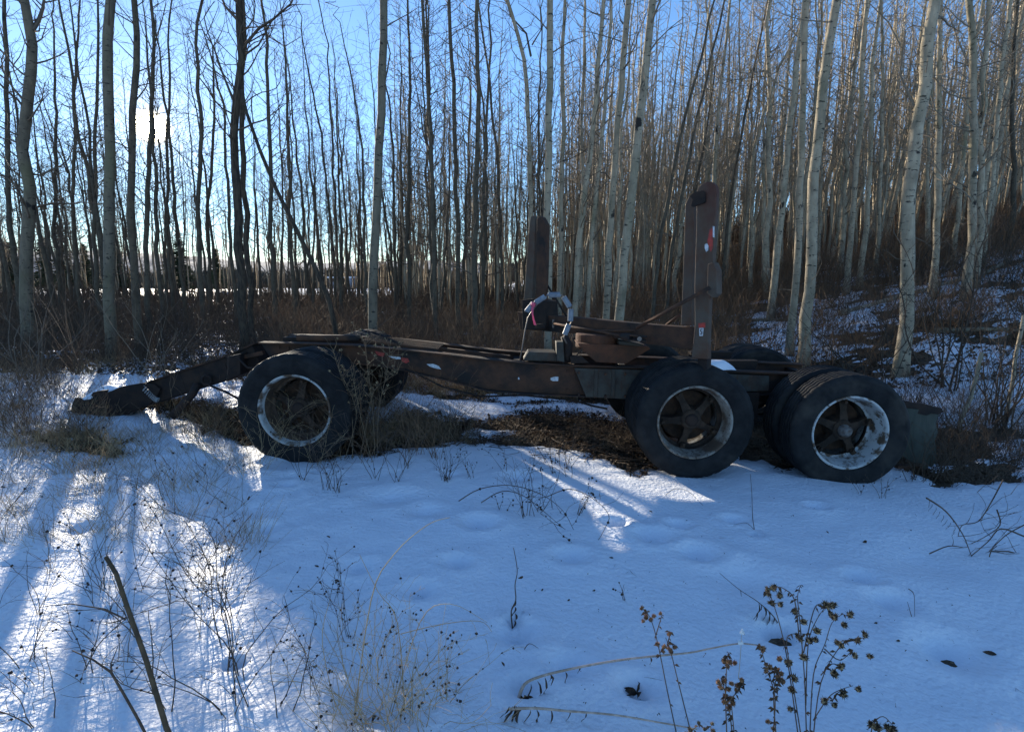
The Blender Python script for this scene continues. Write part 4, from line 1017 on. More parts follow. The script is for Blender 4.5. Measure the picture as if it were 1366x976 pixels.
# snow lying on the frame and on the torn plate
rngS = random.Random(3)
def snow_lump(pts, Y, dep, h, label, seed):
    q = [P(a, b, Y) for a, b in pts]; x0 = min(p.x for p in q); x1 = max(p.x for p in q); zz = [p.z for p in q]; z0 = min(zz)
    nx_, ny_ = 26, 12; V = []
    for j in range(ny_ + 1):
        for i in range(nx_ + 1):
            u = i / nx_; v = j / ny_; x = x0 + (x1 - x0) * u
            zt_ = float(np.interp(x, [p.x for p in q], zz))
            ed = (math.sin(math.pi * min(1, max(0, v))) ** .4) * (math.sin(math.pi * u) ** .35 if 0 < u < 1 else 0)
            nn = .7 + .5 * float(vn(u * 5 + seed, v * 3, seed)); V.append(Vector((x, Y + dep * (v + .12 * math.sin(u * 7 + seed)), z0 - .015 + (zt_ - z0 + h) * ed * nn)))
    fs = [(j * (nx_ + 1) + i, j * (nx_ + 1) + i + 1, (j + 1) * (nx_ + 1) + i + 1, (j + 1) * (nx_ + 1) + i) for j in range(ny_) for i in range(nx_)]
    b0 = len(V); V += [Vector((v.x, v.y, z0 - .02)) for v in V[:]]
    fs += [(a + b0, d + b0, c + b0, b + b0) for a, b, c, d in fs[:]]
    mb = MB(); mb.add(V, fs); o = build('snow_lump', mb, M['snow2'], None, at=V[0], sm=True); tag(o, label, 'snow'); return o
snow_lump([(931, 489), (960, 490), (984, 492)], Yn(955, RAILO) + .0, .30, .085, 'small white heap of snow on the frame rail above the middle wheel', 2)
snow_lump([(108, 531), (125, 522), (150, 519), (168, 519)], 5.6, .25, .05, 'snow lying on the torn plate at the drawbar tip', 5)

# loop of grey pipes on a cable, pink ribbon
LO = empty('cable_loop', P(735, 440, 5.0), 'arched loop of grey pipe sleeves strung on a cable above the trailer frame', 'cable')
YL = 5.0
cpts = [P(a, b, YL) for a, b in [(694, 478), (698, 455), (700.5, 440), (704, 424), (711, 413), (722, 399), (730, 394), (745, 393), (752, 394.5), (758, 405), (762, 413), (763, 428), (760, 434), (755, 443), (752, 450), (756, 458)]]
mb = MB(); mb.tube(cpts, .006, 6); build('cable', mb, M['cable'], LO, sm=True)
def sleeve(a, b, r=.026):
    a = P(*a, YL); b = P(*b, YL); d = (b - a).normalized(); mb = MB()
    mb.tube([a, a, b, b], [r * .72, r, r, r * .72], 14, cap=True); build('pipe_sleeve', mb, M['pipe'], LO, at=a, sm=False)
for a, b in [((702.5, 415.5), (712, 404)), ((714.5, 403.5), (727, 395.5)), ((731.5, 393.5), (747, 393)), ((752, 396), (760, 409)), ((761.5, 412), (761, 428)), ((759, 432.5), (753.5, 446))]: sleeve(a, b)
RB = empty('ribbon', P(711, 405, YL - .03), 'pink flagging ribbon tied to the left of the pipe loop and hanging down', 'ribbon')
mb = MB(); mb.blob(P(711.5, 406, YL - .03), .022, rngS, (8, 6), .3); build('knot', mb, M['pink'], RB, sm=True)
q = [P(a, b, YL - .03) for a, b in [(711, 407), (710, 413), (710.6, 420), (712, 427), (714, 433.5)]]; V = []; w = .013
for i, p in enumerate(q):
    s_ = .7 + .2 * math.sin(i * 2); V += [p + Vector((-w * s_, .006 * math.sin(i * 2), 0)), p + Vector((w * s_, -.006 * math.sin(i * 2), 0)), p + Vector((w * s_, .004, 0)), p + Vector((-w * s_, .004 + .006, 0))]
fs = []
for i in range(len(q) - 1):
    for k in range(4): fs.append((4 * i + k, 4 * i + (k + 1) % 4, 4 * i + 4 + (k + 1) % 4, 4 * i + 4 + k))
mb = MB(); mb.add(V, fs); build('tail', mb, M['pink'], RB)

# ================================================================== brush and weeds
def shift(A, v):
    A = np.array(A, float); A[:, :3] -= v; A[:, 3:6] -= v; return A
def snowz(x, y): 
    X = np.array([[x]]); Y = np.array([[y]]); return float((ground(X, Y) + np.maximum(snow_cover(X, Y) + snow_rel(X, Y), 0))[0, 0])
SMK0 = [np.array([(0, 0, .01, .12, .02, .012, .003, .002), (.12, .02, .012, .2, .05, .02, .002, .001), (.08, 0, .01, .14, -.06, .02, .002, .001)])]
# shrub kinds (multi-stemmed willow)
SHR = []
for k in range(7):
    rng = random.Random(900 + k); S = []; ns = rng.randint(7, 12)
    for j in range(ns):
        a = rng.uniform(0, 6.28); d = np.array([math.cos(a), math.sin(a), rng.uniform(1.0, 2.6)]); d /= math.sqrt(d @ d)
        grow(S, (rng.gauss(0, .07), rng.gauss(0, .07), -.05), d, rng.uniform(.9, 2.1), rng.uniform(.006, .013), 2, rng, step=.13, up=.05, wig=.13, kids=.42, klen=.5, r_end=.25, minr=.0017)
    SHR.append(segs_mesh('willow_shrub', S))
SM = {}
def shrub_mesh(k, m):
    if (k, m) not in SM: c = SHR[k].copy(); c.materials.append(M[m]); SM[(k, m)] = c
    return SM[(k, m)]
rng = random.Random(31)
SHLAB = {'l': ('bare tangled willow shrub in the brush behind the drawbar', 'willow shrubs, left'),
         'c': ('bare brown willow shrub in the thicket just behind the frame rails', 'willow shrubs, middle'),
         'r': ('bare dark willow shrub on the snowy slope behind the tandem wheels', 'willow shrubs, right')}
for z_, n, (x0, x1), (y0, y1), ms in (('l', 40, (-1.02, -.42), (7.2, 14), ('twig', 'brush')), ('c', 42, (-.42, .42), (7.8, 15), ('brush_red', 'brush')), ('r', 34, (.42, 1.0), (8.2, 15), ('brush', 'bark_dark'))):
    for i in range(n):
        y = y0 + (y1 - y0) * rng.random() ** 1.2; x = rng.uniform(x0, x1) * y
        o = D.objects.new('willow_shrub', shrub_mesh(rng.randrange(7), rng.choice(ms))); C.objects.link(o); s_ = rng.uniform(.55, 1.0) * (1 if z_ == 'r' else .75) * (1 if z_ != 'l' else min(1.1, .5 + .08 * (y - 7)))
        o.location = (x, y, gz(x, y)); o.scale = (s_,) * 3; o.rotation_euler = (rng.gauss(0, .1), rng.gauss(0, .1), rng.uniform(0, 6.28)); tag(o, SHLAB[z_][0], 'shrub', SHLAB[z_][1])
# particular shrubs
def big_shrub(px, Y, lab, seed, n, L, m, leans=(0, 0), r=.012):
    rng = random.Random(seed); x = P(px, 500, Y).x; z = snowz(x, Y); S = []
    for j in range(n):
        a = rng.uniform(0, 6.28); d = np.array([math.cos(a) * .8 + leans[0], math.sin(a) * .5, rng.uniform(.9, 2.2)]); d /= math.sqrt(d @ d)
        grow(S, (x + rng.gauss(0, .08), Y + rng.gauss(0, .06), z - .04), d, L * rng.uniform(.6, 1.1), r * rng.uniform(.6, 1.1), 2, rng, step=.15, up=.03, wig=.10, kids=.42, klen=.5, minr=.0017)
    e = empty('willow_shrub', (x, Y, z), lab, 'shrub'); link('stems', segs_mesh('stems', shift(S, np.array(WL[e.name]))), M[m], e)
big_shrub(1272, 7.2, 'large dark leaning willow shrub in front of the hillside, right of the thick crooked trunk', 41, 9, 2.7, 'brush', (-.5, 0), .017)
big_shrub(1340, 6.2, 'dense dark shrub by the right edge behind the mud flap', 42, 18, 1.5, 'brush', (.1, 0))
big_shrub(1300, 5.7, 'low dark thicket rising from the snow right of the mud flap', 43, 18, .9, 'brush', (0, 0), .007)
big_shrub(105, 7.4, 'spreading many-stemmed willow left of the drawbar tip', 44, 14, 1.5, 'brush', (0, 0), .009)
big_shrub(40, 7.0, 'dense bare willow at the far left behind the snowbank', 45, 12, 1.4, 'twig', (0, 0), .010)
big_shrub(215, 7.2, 'loose bare willow behind the middle of the drawbar', 46, 9, 1.3, 'twig_lit', (0, 0), .008)
big_shrub(1180, 7.0, 'slender dark shrub behind the rear wheel', 47, 8, 2.4, 'bark_dark', (-.3, 0), .012)
# two pale leaning saplings at the right
for i, (pts, w, Y, lab) in enumerate([([(1276, 582), (1282, 560), (1295, 530), (1303, 500), (1310, 470)], 5, 6.1, 'pale sapling leaning right, just right of the mud flap'),
                               ([(1336, 580), (1345, 540), (1352, 500), (1358, 460), (1366, 420)], 4.5, 6.2, 'second pale leaning sapling nearer the right edge')]):
    q = [P(a, b, Y) for a, b in pts]; e = empty('sapling', q[0], lab, 'sapling'); mb = MB(); r0 = w / F * Y / 2
    q = [q[0] - Vector((.02, 0, .15))] + q; mb.tube(resample(q, .12, random.Random(i), .004), [r0] * len(resample(q, .12, random.Random(i), .004)), 7); build('trunk', mb, M['bark'], e, sm=True)
    S = []; rng = random.Random(60 + i)
    for k in range(9):
        p = q[1 + k % 5]; grow(S, p, (rng.uniform(-1, 1), rng.uniform(-.5, .5), 1), rng.uniform(.2, .7), .005, 1, rng, step=.08)
    link('dead_twigs', segs_mesh('dead_twigs', shift(S, np.array(WL[e.name]))), M['twig'], e).update_tag(); e.children[-1]['kind'] = 'stuff'

# undergrowth kinds, baked as stuff
def gn_scatter(name, metas, places, label, cat):
    me = D.meshes.new(name); n = len(places); me.vertices.add(n)
    me.vertices.foreach_set('co', np.array([p[1:4] for p in places], np.float32).ravel())
    for nm, ty, vals in (('kind_index', 'INT', [p[0] for p in places]), ('size', 'FLOAT', [p[4] for p in places]), ('turn', 'FLOAT', [p[5] for p in places])):
        at = me.attributes.new(nm, ty, 'POINT'); at.data.foreach_set('value', np.array(vals, np.int32 if ty == 'INT' else np.float32))
    o = link(name, me, None); g = D.node_groups.new(name, 'GeometryNodeTree')
    g.interface.new_socket('Geometry', in_out='INPUT', socket_type='NodeSocketGeometry'); g.interface.new_socket('Geometry', in_out='OUTPUT', socket_type='NodeSocketGeometry')
    N = g.nodes; L = g.links; gi = N.new('NodeGroupInput'); go = N.new('NodeGroupOutput'); ip = N.new('GeometryNodeInstanceOnPoints'); jn = N.new('GeometryNodeJoinGeometry')
    for m_ in reversed(metas):
        so_ = D.objects.new('clump_source', m_); oi = N.new('GeometryNodeObjectInfo'); oi.inputs['Object'].default_value = so_; oi.inputs['As Instance'].default_value = True; L.new(oi.outputs['Geometry'], jn.inputs[0])
    def attr(nm, ty):
        a = N.new('GeometryNodeInputNamedAttribute'); a.data_type = ty; a.inputs['Name'].default_value = nm; return a.outputs['Attribute']
    cx = N.new('ShaderNodeCombineXYZ'); L.new(attr('turn', 'FLOAT'), cx.inputs[2])
    mp_ = N.new('GeometryNodeMeshToPoints'); L.new(gi.outputs[0], mp_.inputs[0])
    L.new(mp_.outputs[0], ip.inputs['Points']); L.new(jn.outputs[0], ip.inputs['Instance']); ip.inputs['Pick Instance'].default_value = True
    L.new(attr('kind_index', 'INT'), ip.inputs['Instance Index']); L.new(cx.outputs[0], ip.inputs['Rotation']); L.new(attr('size', 'FLOAT'), ip.inputs['Scale'])
    L.new(ip.outputs[0], go.inputs[0]); md = o.modifiers.new('scatter', 'NODES'); md.node_group = g
    tag(o, label, cat, kind='stuff'); return o
def seg_metas(kinds, m):
    out = []
    for A in kinds: q = segs_mesh('clump', A); q.materials.append(m); out.append(q)
    return out
gn_scatter('distant_forest', seg_metas(DF[0], M['far_stem_lit']), DF[1], 'far mass of bare grey stems behind the nearer trees', 'forest')
UG = []
for k in range(10):
    rng = random.Random(1200 + k); S = []
    for j in range(15):
        a = rng.uniform(0, 6.28); d = np.array([math.cos(a), math.sin(a), rng.uniform(.8, 4)]); d /= math.sqrt(d @ d)
        grow(S, (rng.gauss(0, .16), rng.gauss(0, .16), -.04), d, rng.uniform(.3, .95), .0055, 1, rng, step=.17, up=-.01 if k % 2 else .05, wig=.2, kids=.45, klen=.5, minr=.0028)
    UG.append(np.array(S))
def scatter(n, sxr, yr, pw, seed, keep=None, sc=(.7, 1.3)):
    rng = random.Random(seed); out = []
    while len(out) < n:
        y = yr[0] + (yr[1] - yr[0]) * rng.random() ** pw; x = rng.uniform(*sxr) * y
        if keep and not keep(x, y, rng): continue
        out.append((rng.randrange(len(UG)), x, y, gz(x, y), rng.uniform(*sc), rng.uniform(0, 6.28)))
    return out
def avoid(x, y, rng):   # not among the wheels and drawbar
    return not (-4.3 < x < 4.6 and y < 7.3)
gn_scatter('undergrowth', seg_metas(UG, M['brush']), scatter(1900, (-1.1, -.30), (7.6, 30), 1.0, 1, avoid, (.3, .85)), label='tangled brown undergrowth under the left part of the wood', cat='undergrowth')
gn_scatter('undergrowth', seg_metas(UG, M['brush_red']), [(a, b, c, d, e_ * min(1, .45 + .13 * (c - 7)), f) for a, b, c, d, e_, f in scatter(2600, (-.45, .45), (7.3, 34), 1.3, 2, avoid, (.6, 1.15))], label='reddish dry weeds filling the ground behind the trailer frame', cat='undergrowth')
gn_scatter('undergrowth', seg_metas(UG, M['brush_red']), scatter(3400, (.30, 1.1), (8.0, 44), .9, 3, lambda x, y, r: avoid(x, y, r) and (y > 15 or r.random() < .35 + .5 * float(fbm(x * .6, y * .6, 7, 2) > .52)), (.4, 1.15)), label='brown weeds and twigs covering the hillside between the trunks', cat='undergrowth')
UG2 = [a.copy() for a in UG]
for a in UG2: a[:, 6:8] *= 3.0; a[:, 0:6] *= 1.7
gn_scatter('distant_brush', seg_metas(UG2, M['brush']), scatter(2300, (-1.1, 1.1), (24, 50), 1.1, 4, lambda x, y, r: x > -.22 * y or r.random() < .45, (.55, 1.0)), label='far brown brush at the foot of the distant stems', cat='undergrowth')
rngB = random.Random(55); plB = []
for (a0, a1, b0, b1, n) in ((1200, 1400, 545, 625, 90), (1160, 1400, 520, 560, 60), (860, 1200, 545, 600, 50), (470, 860, 548, 600, 40), (-20, 90, 515, 600, 40), (190, 340, 552, 600, 30)):
    for _ in range(n):
        q_ = G(rngB.uniform(a0, a1), rngB.uniform(b0, b1)); 
        if 4.3 < q_.y < 7.3 and -2.5 < q_.x < 3.6 and q_.y < 5.2: continue
        plB.append((rngB.randrange(10), q_.x, q_.y, gz(q_.x, q_.y), rngB.uniform(.18, .45) * (1.5 if a0 > 1100 or a0 < 0 else .8), rngB.uniform(0, 6.28)))
gn_scatter('undergrowth', seg_metas(UG, M['brush']), plB, 'low brown brush and twigs around and beyond the ends of the trailer', 'undergrowth')
# fallen stems in the wood
for k_, (a, b, Y0, Y1, r0_, lab) in enumerate((((1120, 430), (1330, 400), 12, 13, .07, 'fallen grey log lying across the hillside behind the thick crooked trunk'), ((960, 415), (1060, 430), 14, 12.5, .06, 'fallen log on the slope just left of the pale trio'),
        ((520, 440), (700, 428), 11, 12, .05, 'fallen stem among the weeds behind the middle of the trailer'), ((180, 440), (330, 450), 12.5, 11.5, .05, 'fallen stem in the brush behind the front wheel'), ((1240, 465), (1366, 480), 9.4, 8.6, .055, 'short fallen log low on the slope at the right edge'))):
    A_, B_ = P(*a, Y0), P(*b, Y1); rq = random.Random(k_); q = []
    for j in range(9):
        p_ = A_.lerp(B_, j / 8); p_.z = gz(p_.x, p_.y) + r0_ * .9 + rq.gauss(0, .012) + (.10 if j == 8 else 0); q.append(p_)
    e_ = empty('fallen_log', q[0], lab, 'log'); mb = MB(); mb.tube(q, [r0_ * (1 - .06 * j) for j in range(9)], 9); build('trunk', mb, M['bark'], e_, sm=True)
    S_ = []
    for j in range(5): grow(S_, q[rq.randrange(2, 8)], (rq.uniform(-1, 1), rq.uniform(-1, 1), 1), rq.uniform(.2, .7), .012, 1, rq, step=.12)
    A2 = np.array(S_); A2[:, :3] -= np.array(WL[e_.name]); A2[:, 3:6] -= np.array(WL[e_.name]); o_ = link('dead_twigs', segs_mesh('dead_twigs', A2), M['twig'], e_); o_['kind'] = 'stuff'
gn_scatter('distant_brush', seg_metas(UG2, M['brush']), scatter(1500, (.05, 1.1), (36, 80), 1.0, 6, None, (1.3, 2.4)), label='brown thicket of young stems along the top of the hillside', cat='undergrowth')
gn_scatter('undergrowth', seg_metas(UG, M['brush']), scatter(330, (-1.1, -.1), (12, 24), 1.0, 7, None, (1.0, 1.6)), 'taller brown brush between the trunks on the left', 'undergrowth')
gn_scatter('undergrowth', seg_metas(UG, M['brush_red']), scatter(600, (.15, 1.1), (14, 32), 1.0, 8, None, (1.2, 2.0)), 'taller reddish brush between the trunks on the hillside', 'undergrowth')
# straw grass behind the rail
GRS = []
for k in range(6):
    rng = random.Random(1400 + k); S = []
    for j in range(24):
        a = rng.uniform(0, 6.28); d = np.array([math.cos(a) * .5, math.sin(a) * .5, 1]); d /= math.sqrt(d @ d)
        grow(S, (rng.gauss(0, .06), rng.gauss(0, .06), -.03), d, rng.uniform(.2, .55), .0022, 0, rng, step=.12, up=-.12, wig=.12, minr=.0012)
    GRS.append(np.array(S))
rng = random.Random(14); pl = []
for k in range(150):
    px = rng.uniform(500, 860); b = G(px, rng.uniform(505, 532)); pl.append((rng.randrange(6), b.x, b.y, gz(b.x, b.y), rng.uniform(.6, 1.2), rng.uniform(0, 6.28)))
bake_segs('dry_grass', GRS, pl, M['straw'], label='pale dead grass behind the middle of the trailer', cat='grass', kind='stuff')
rng = random.Random(15); pl = []
for k in range(480):
    px = rng.uniform(-60, 340); b = G(px, rng.uniform(500, 760)); 
    if rng.random() < (b.y - 2) / 5: pl.append((rng.randrange(6), b.x, b.y, gz(b.x, b.y), rng.uniform(.35, .8), rng.uniform(0, 6.28)))
for (a0, a1, b0, b1, n) in ((50, 160, 600, 622, 30), (200, 330, 550, 595, 26), (470, 560, 560, 600, 18), (0, 60, 560, 640, 25)):
    for k in range(n): b = G(rng.uniform(a0, a1), rng.uniform(b0, b1)); pl.append((rng.randrange(6), b.x, b.y, gz(b.x, b.y), rng.uniform(.3, .7), rng.uniform(0, 6.28)))
bake_segs('dry_grass', GRS, pl, M['straw'], label='sparse dead grass poking through the snow on the left', cat='grass', kind='stuff')

M['litter_dark'] = mat('dark_litter', (0.035, 0.024, 0.016), 0.95, (0.085, 0.056, 0.034), 9, 0.45, 0.62)
rng = random.Random(16); pl = []
for (a0, a1, b0, b1, n, s0, s1) in ((-60, 150, 515, 640, 34, .6, 1.1), (-60, 320, 600, 700, 18, .4, .8), (190, 345, 545, 610, 16, .5, .9), (440, 620, 555, 600, 45, .6, 1.1), (620, 850, 555, 600, 40, .3, .6)):
    for k in range(n): b = G(rng.uniform(a0, a1), rng.uniform(b0, b1)); pl.append((rng.randrange(6), b.x, b.y, gz(b.x, b.y), rng.uniform(s0, s1), rng.uniform(0, 6.28)))
gn_scatter('dry_grass', seg_metas(GRS, M['goldenrod']), pl, 'tan dead grass tangled round the drawbar, the front wheel and the left bank', 'grass')
rng = random.Random(17); pl = []
for k in range(230):
    b = G(rng.uniform(0, 1366), rng.uniform(640, 960)); z_ = snowz(b.x, b.y); pl.append((0, b.x, b.y, z_ - .008, rng.uniform(.12, .5), rng.uniform(0, 6.28)))
gn_scatter('twig_debris', seg_metas(SMK0, M['stem_dark']), pl, 'tiny broken twigs scattered over the snow', 'twigs')
# leaf litter on bare patches
def litter(name, n, gen, m, lab, seed, size=(.012, .035)):
    rng = np.random.RandomState(seed); pts = gen(rng, n); n = len(pts); V = np.zeros((n, 4, 3)); s = rng.uniform(size[0], size[1], n)
    a = rng.uniform(0, 6.28, n); tl = rng.normal(0, .5, (n, 2))
    ux = np.stack([np.cos(a), np.sin(a), tl[:, 0]], 1); uy = np.stack([-np.sin(a), np.cos(a), tl[:, 1]], 1) * .5
    c = pts + np.array([0, 0, .008]) + np.stack([0 * a, 0 * a, rng.uniform(0, .02, n)], 1)
    V[:, 0] = c - ux * s[:, None]; V[:, 1] = c - uy * s[:, None]; V[:, 2] = c + ux * s[:, None]; V[:, 3] = c + uy * s[:, None]
    V[:, 1, 2] += s * .4; V[:, 3, 2] += s * .4
    me = mesh_np(name, V.reshape(-1, 3), np.arange(n * 4).reshape(n, 4)); o = link(name, me, m); tag(o, lab, 'leaves', kind='stuff')
def gen_bare(rng, n):
    out = []
    pol = [BARE[0], BARE[1], BARE[2], BARE[3]]
    X = np.concatenate([rng.uniform(-2.2, 2.2, n), rng.uniform(-4.8, -2, n), rng.uniform(-5, 6, n // 2)]); Y = np.concatenate([rng.uniform(4, 7.3, n), rng.uniform(4.3, 7, n), rng.uniform(3.5, 7, n // 2)])
    ok = snow_cover(X, Y) < rng.uniform(0, .03, len(X)) ** 1.3 * 3; X = X[ok]; Y = Y[ok]; return np.stack([X, Y, ground(X, Y) + np.maximum(snow_cover(X, Y) + snow_rel(X, Y), 0)], 1)
litter('leaf_litter', 15000, gen_bare, M['leaf_brown'], 'brown leaf litter on the thawed ground under the trailer', 1, (.006, .034))
litter('soil_crumbs', 30000, gen_bare, M['litter_dark'], 'dark matted bits and soil on the thawed ground under the trailer', 21, (.004, .018))
def gen_back(rng, n):
    Y = 7.4 + 18 * rng.rand(n) ** 1.4; X = rng.uniform(-1.05, 1.1, n) * Y; return np.stack([X, Y, ground(X, Y) + .02 + rng.uniform(0, .05, n)], 1)
litter('fallen_leaves', 34000, gen_back, M['leaf_brown'], 'dead leaves caught in the weeds through the wood', 2, (.02, .05))
rng = random.Random(8); pl = []
SMK = [np.array([(0, 0, .01, .12, .02, .02, .003, .002), (.12, .02, .02, .2, .05, .03, .002, .001), (.08, 0, .01, .14, -.06, .03, .002, .001)])]
for k in range(900):
    px = rng.uniform(440, 880); b = G(px, rng.uniform(548, 612) if k % 3 else rng.uniform(560, 600)); pl.append((0, b.x, b.y, gz(b.x, b.y) + .01, rng.uniform(.5, 1.8), rng.uniform(0, 6.28)))
bake_segs('fallen_twigs', SMK, pl, M['brush'], label='small twigs strewn over the thawed ground', cat='twigs', kind='stuff')

# ------------------------------------------------------------------ foreground plants
def on_snow(px, py):
    p = G(px, py); 
    for _ in range(3): p = G(px, py, snowz(p.x, p.y))
    return p
def plant(name, lab, cat, base, S, m, group=None):
    e = empty(name, base, lab, cat, group); o = link('stem', segs_mesh('stem', shift(S, np.array(base)), 4), m, e); return e
def pods(e, pts, r, m, seed, name='seed_head', sub=(7, 5), rough=.3, cap=200):
    rng = random.Random(seed); mb = MB(); mb.blob((0, 0, 0), 1.0, rng, sub, rough); me = D.meshes.new(name); me.from_pydata(np.concatenate(mb.v).tolist(), [], mb.f); me.materials.append(m)
    for p in pts[:cap]:
        o = D.objects.new(name, me); C.objects.link(o); o.parent = e; o.location = Vector(p) - WL[e.name]; s_ = r * rng.uniform(.75, 1.25); o.scale = (s_, s_, s_ * rng.uniform(.8, 1.1)); o.rotation_euler = [rng.uniform(0, 6.28) for _ in range(3)]
# weed kinds: upright, sparsely branched, dark pods
def weed(e_name, lab, px, py, hpx, seed, m, nst=3, kids=.5, group=None, podm='pod', podr=.006, curve=.05, rr=.0022, lean=0.0, npod=14):
    rng = random.Random(seed); b = on_snow(px, py); b.z -= .02; S = []; zc = b.y * cp + CAMZ * sp; H = hpx / F * zc; tips = []
    for k in range(nst):
        a = rng.uniform(0, 6.28); d = np.array([math.cos(a) * .35 + lean, math.sin(a) * .3, 1]); d /= math.sqrt(d @ d)
        n0 = len(S); grow(S, (b.x + rng.gauss(0, .02), b.y + rng.gauss(0, .02), b.z), d, H * rng.uniform(.6, 1.1), rr * rng.uniform(.8, 1.2), 2 if kids > .4 else 1, rng, step=max(.03, H * .08), up=-curve, wig=.12, kids=kids, klen=.45, r_end=.4, minr=.0007)
    e = plant(e_name, lab, 'weed', b, S, m, group)
    ends = [s_[3:6] for s_ in S if rng.random() < .35]; rng.shuffle(ends); pods(e, ends[:npod], podr, M[podm], seed, 'seed_pod', (5, 4), .3)
    return e
rng = random.Random(200)
for k in range(50):
    px = rng.uniform(-30, 330); py = 590 + 350 * rng.random() ** 1.5
    weed('dry_weed', 'thin leafless weed among many standing in the sunlit snow on the left', px, py, rng.uniform(60, 190), 2000 + k, M['goldenrod'] if k % 2 else M['stem_dark'], rng.randint(2, 4), .4, 'weeds in the sunlit snow', lean=rng.gauss(0, .1), npod=2, rr=.0017)
for k in range(22):
    px = rng.uniform(-10, 150); py = rng.uniform(530, 600)
    weed('dry_weed', 'brown dead weed on the bank left of the drawbar tip', px, py, rng.uniform(40, 90), 2200 + k, M['brush_red'], rng.randint(4, 7), .5, 'weeds on the bank by the drawbar', npod=4)
for k in range(12):
    px = rng.uniform(345, 560); py = rng.uniform(590, 660)
    weed('dry_weed', 'dark thin weed in the shade below the front wheel', px, py, rng.uniform(40, 130), 2300 + k, M['stem_dark'], rng.randint(3, 5), .45, 'weeds below the front wheel', npod=8)
for k in range(12):
    px = rng.uniform(560, 800); py = rng.uniform(610, 690)
    weed('dry_weed', 'dark weed sprig beside the lit patch of snow in front of the frame', px, py, rng.uniform(30, 110), 2400 + k, M['stem_dark'], rng.randint(2, 5), .45, 'weeds by the lit patch', npod=9)
for (px, py, h, lab, n) in ((1146, 658, 30, 'tiny dark withered sprig in the snow below the rear wheel', 3), (1180, 665, 45, 'small dark sprig with drooping leaves right of the tiny one below the rear wheel', 4),
                            (700, 690, 100, 'dark bushy weed in the lit patch of snow', 7), (597, 640, 40, 'small dark leafy tuft left of the lit patch', 9), (1340, 640, 60, 'dark sprig at the edge of the thicket on the right', 6),
                            (843, 800, 38, 'pale tiny grass sprig alone in the blue shade right of centre', 2), (1218, 822, 40, 'single hooked dry stalk in the open snow on the right', 1)):
    weed('dry_weed', lab, px, py, h, int(px), M['stem_dark'], n, .5, npod=10)
# arching bramble in front of the frame
def arch(S, pts, r, Ys):
    q = [P(a, b, y_) for (a, b), y_ in zip(pts, Ys)]
    # Catmull-Rom
    out = []
    for i in range(len(q) - 1):
        p0 = q[max(i - 1, 0)]; p1 = q[i]; p2 = q[i + 1]; p3 = q[min(i + 2, len(q) - 1)]
        for t in (0, .25, .5, .75):
            out.append(.5 * ((2 * p1) + (p2 - p0) * t + (2 * p0 - 5 * p1 + 4 * p2 - p3) * t * t + (3 * p1 - p0 - 3 * p2 + p3) * t ** 3))
    out.append(q[-1]); n = len(out)
    for i in range(n - 1):
        S.append((*out[i], *out[i + 1], r * (1 - .6 * i / n), r * (1 - .6 * (i + 1) / n)))
    return out
def Yat(px, py): return on_snow(px, py).y
S = []; b = on_snow(630, 672)
y0 = b.y
arch(S, [(612, 668), (640, 652), (680, 647), (720, 658), (750, 680), (765, 706)], .004, [y0, y0, y0 - .1, y0 - .3, y0 - .45, y0 - .6])
arch(S, [(642, 670), (670, 655), (700, 662), (735, 690), (754, 706)], .004, [y0, y0, y0 - .2, y0 - .4, y0 - .55])
arch(S, [(730, 662), (760, 652), (790, 664), (812, 686), (806, 706), (797, 722)], .0035, [y0, y0, y0 - .1, y0 - .3, y0 - .4, y0 - .5])
rng = random.Random(4)
for k in range(20):
    c = S[rng.randrange(len(S))]; grow(S, c[3:6], (rng.uniform(-1, 1), rng.uniform(-.5, .5), rng.uniform(-1, .6)), rng.uniform(.08, .22), .0018, 1, rng, step=.04, kids=.4, minr=.0008)
e = plant('bramble', 'arching dark bramble canes looping over the snow in front of the frame', 'bramble', b, S, M['stem_dark'])
pods(e, [c[3:6] for c in random.Random(3).sample(S, 24)], .008, M['pod'], 5, 'seed_pod', (5, 4))

# frosty goldenrod in front of the front wheel
S = []; b = on_snow(478, 612); rng = random.Random(21); tips = []
for (pts) in ([(500, 612), (498, 560), (492, 500), (486, 455)], [(503, 612), (505, 550), (515, 500), (520, 470)], [(470, 612), (470, 560), (460, 520), (445, 470)], [(480, 612), (490, 560), (500, 520), (530, 498)], [(455, 614), (450, 570), (440, 540)], [(495, 612), (480, 550), (470, 500)], [(460, 612), (475, 560), (470, 530), (455, 500)]):
    o_ = arch(S, pts, .0036, [b.y] * len(pts))
    for p in o_[5:]:
        for _ in range(3):
            d = (rng.uniform(-1, 1), rng.uniform(-.6, .6), rng.uniform(.1, 1)); q, _d = grow(S, p, d, rng.uniform(.07, .22), .0022, 1, rng, step=.035, kids=.5, minr=.001); tips.append(q)
e = plant('goldenrod', 'dead pale-brown goldenrod standing against the front wheel and frame', 'weed', b, S, M['goldenrod'])
pods(e, tips, .010, M['seed_brown'], 6, 'seed_head', (6, 4), .45, 70)
for k in range(16):
    px = rng.uniform(430, 600); py = rng.uniform(596, 625)
    weed('dry_weed', 'tall thin brown weed between the goldenrod and the middle of the frame', px, py, rng.uniform(70, 150), 2500 + k, M['brush_red'], rng.randint(3, 5), .5, 'tall weeds by the goldenrod', npod=4)
for k in range(10):
    px = rng.uniform(320, 440); py = rng.uniform(606, 625)
    weed('dry_weed', 'curly thin straw-coloured weed against the front tyre', px, py, rng.uniform(60, 120), 2600 + k, M['straw'], rng.randint(1, 3), .5, 'weeds against the front tyre', npod=0, rr=.0014)

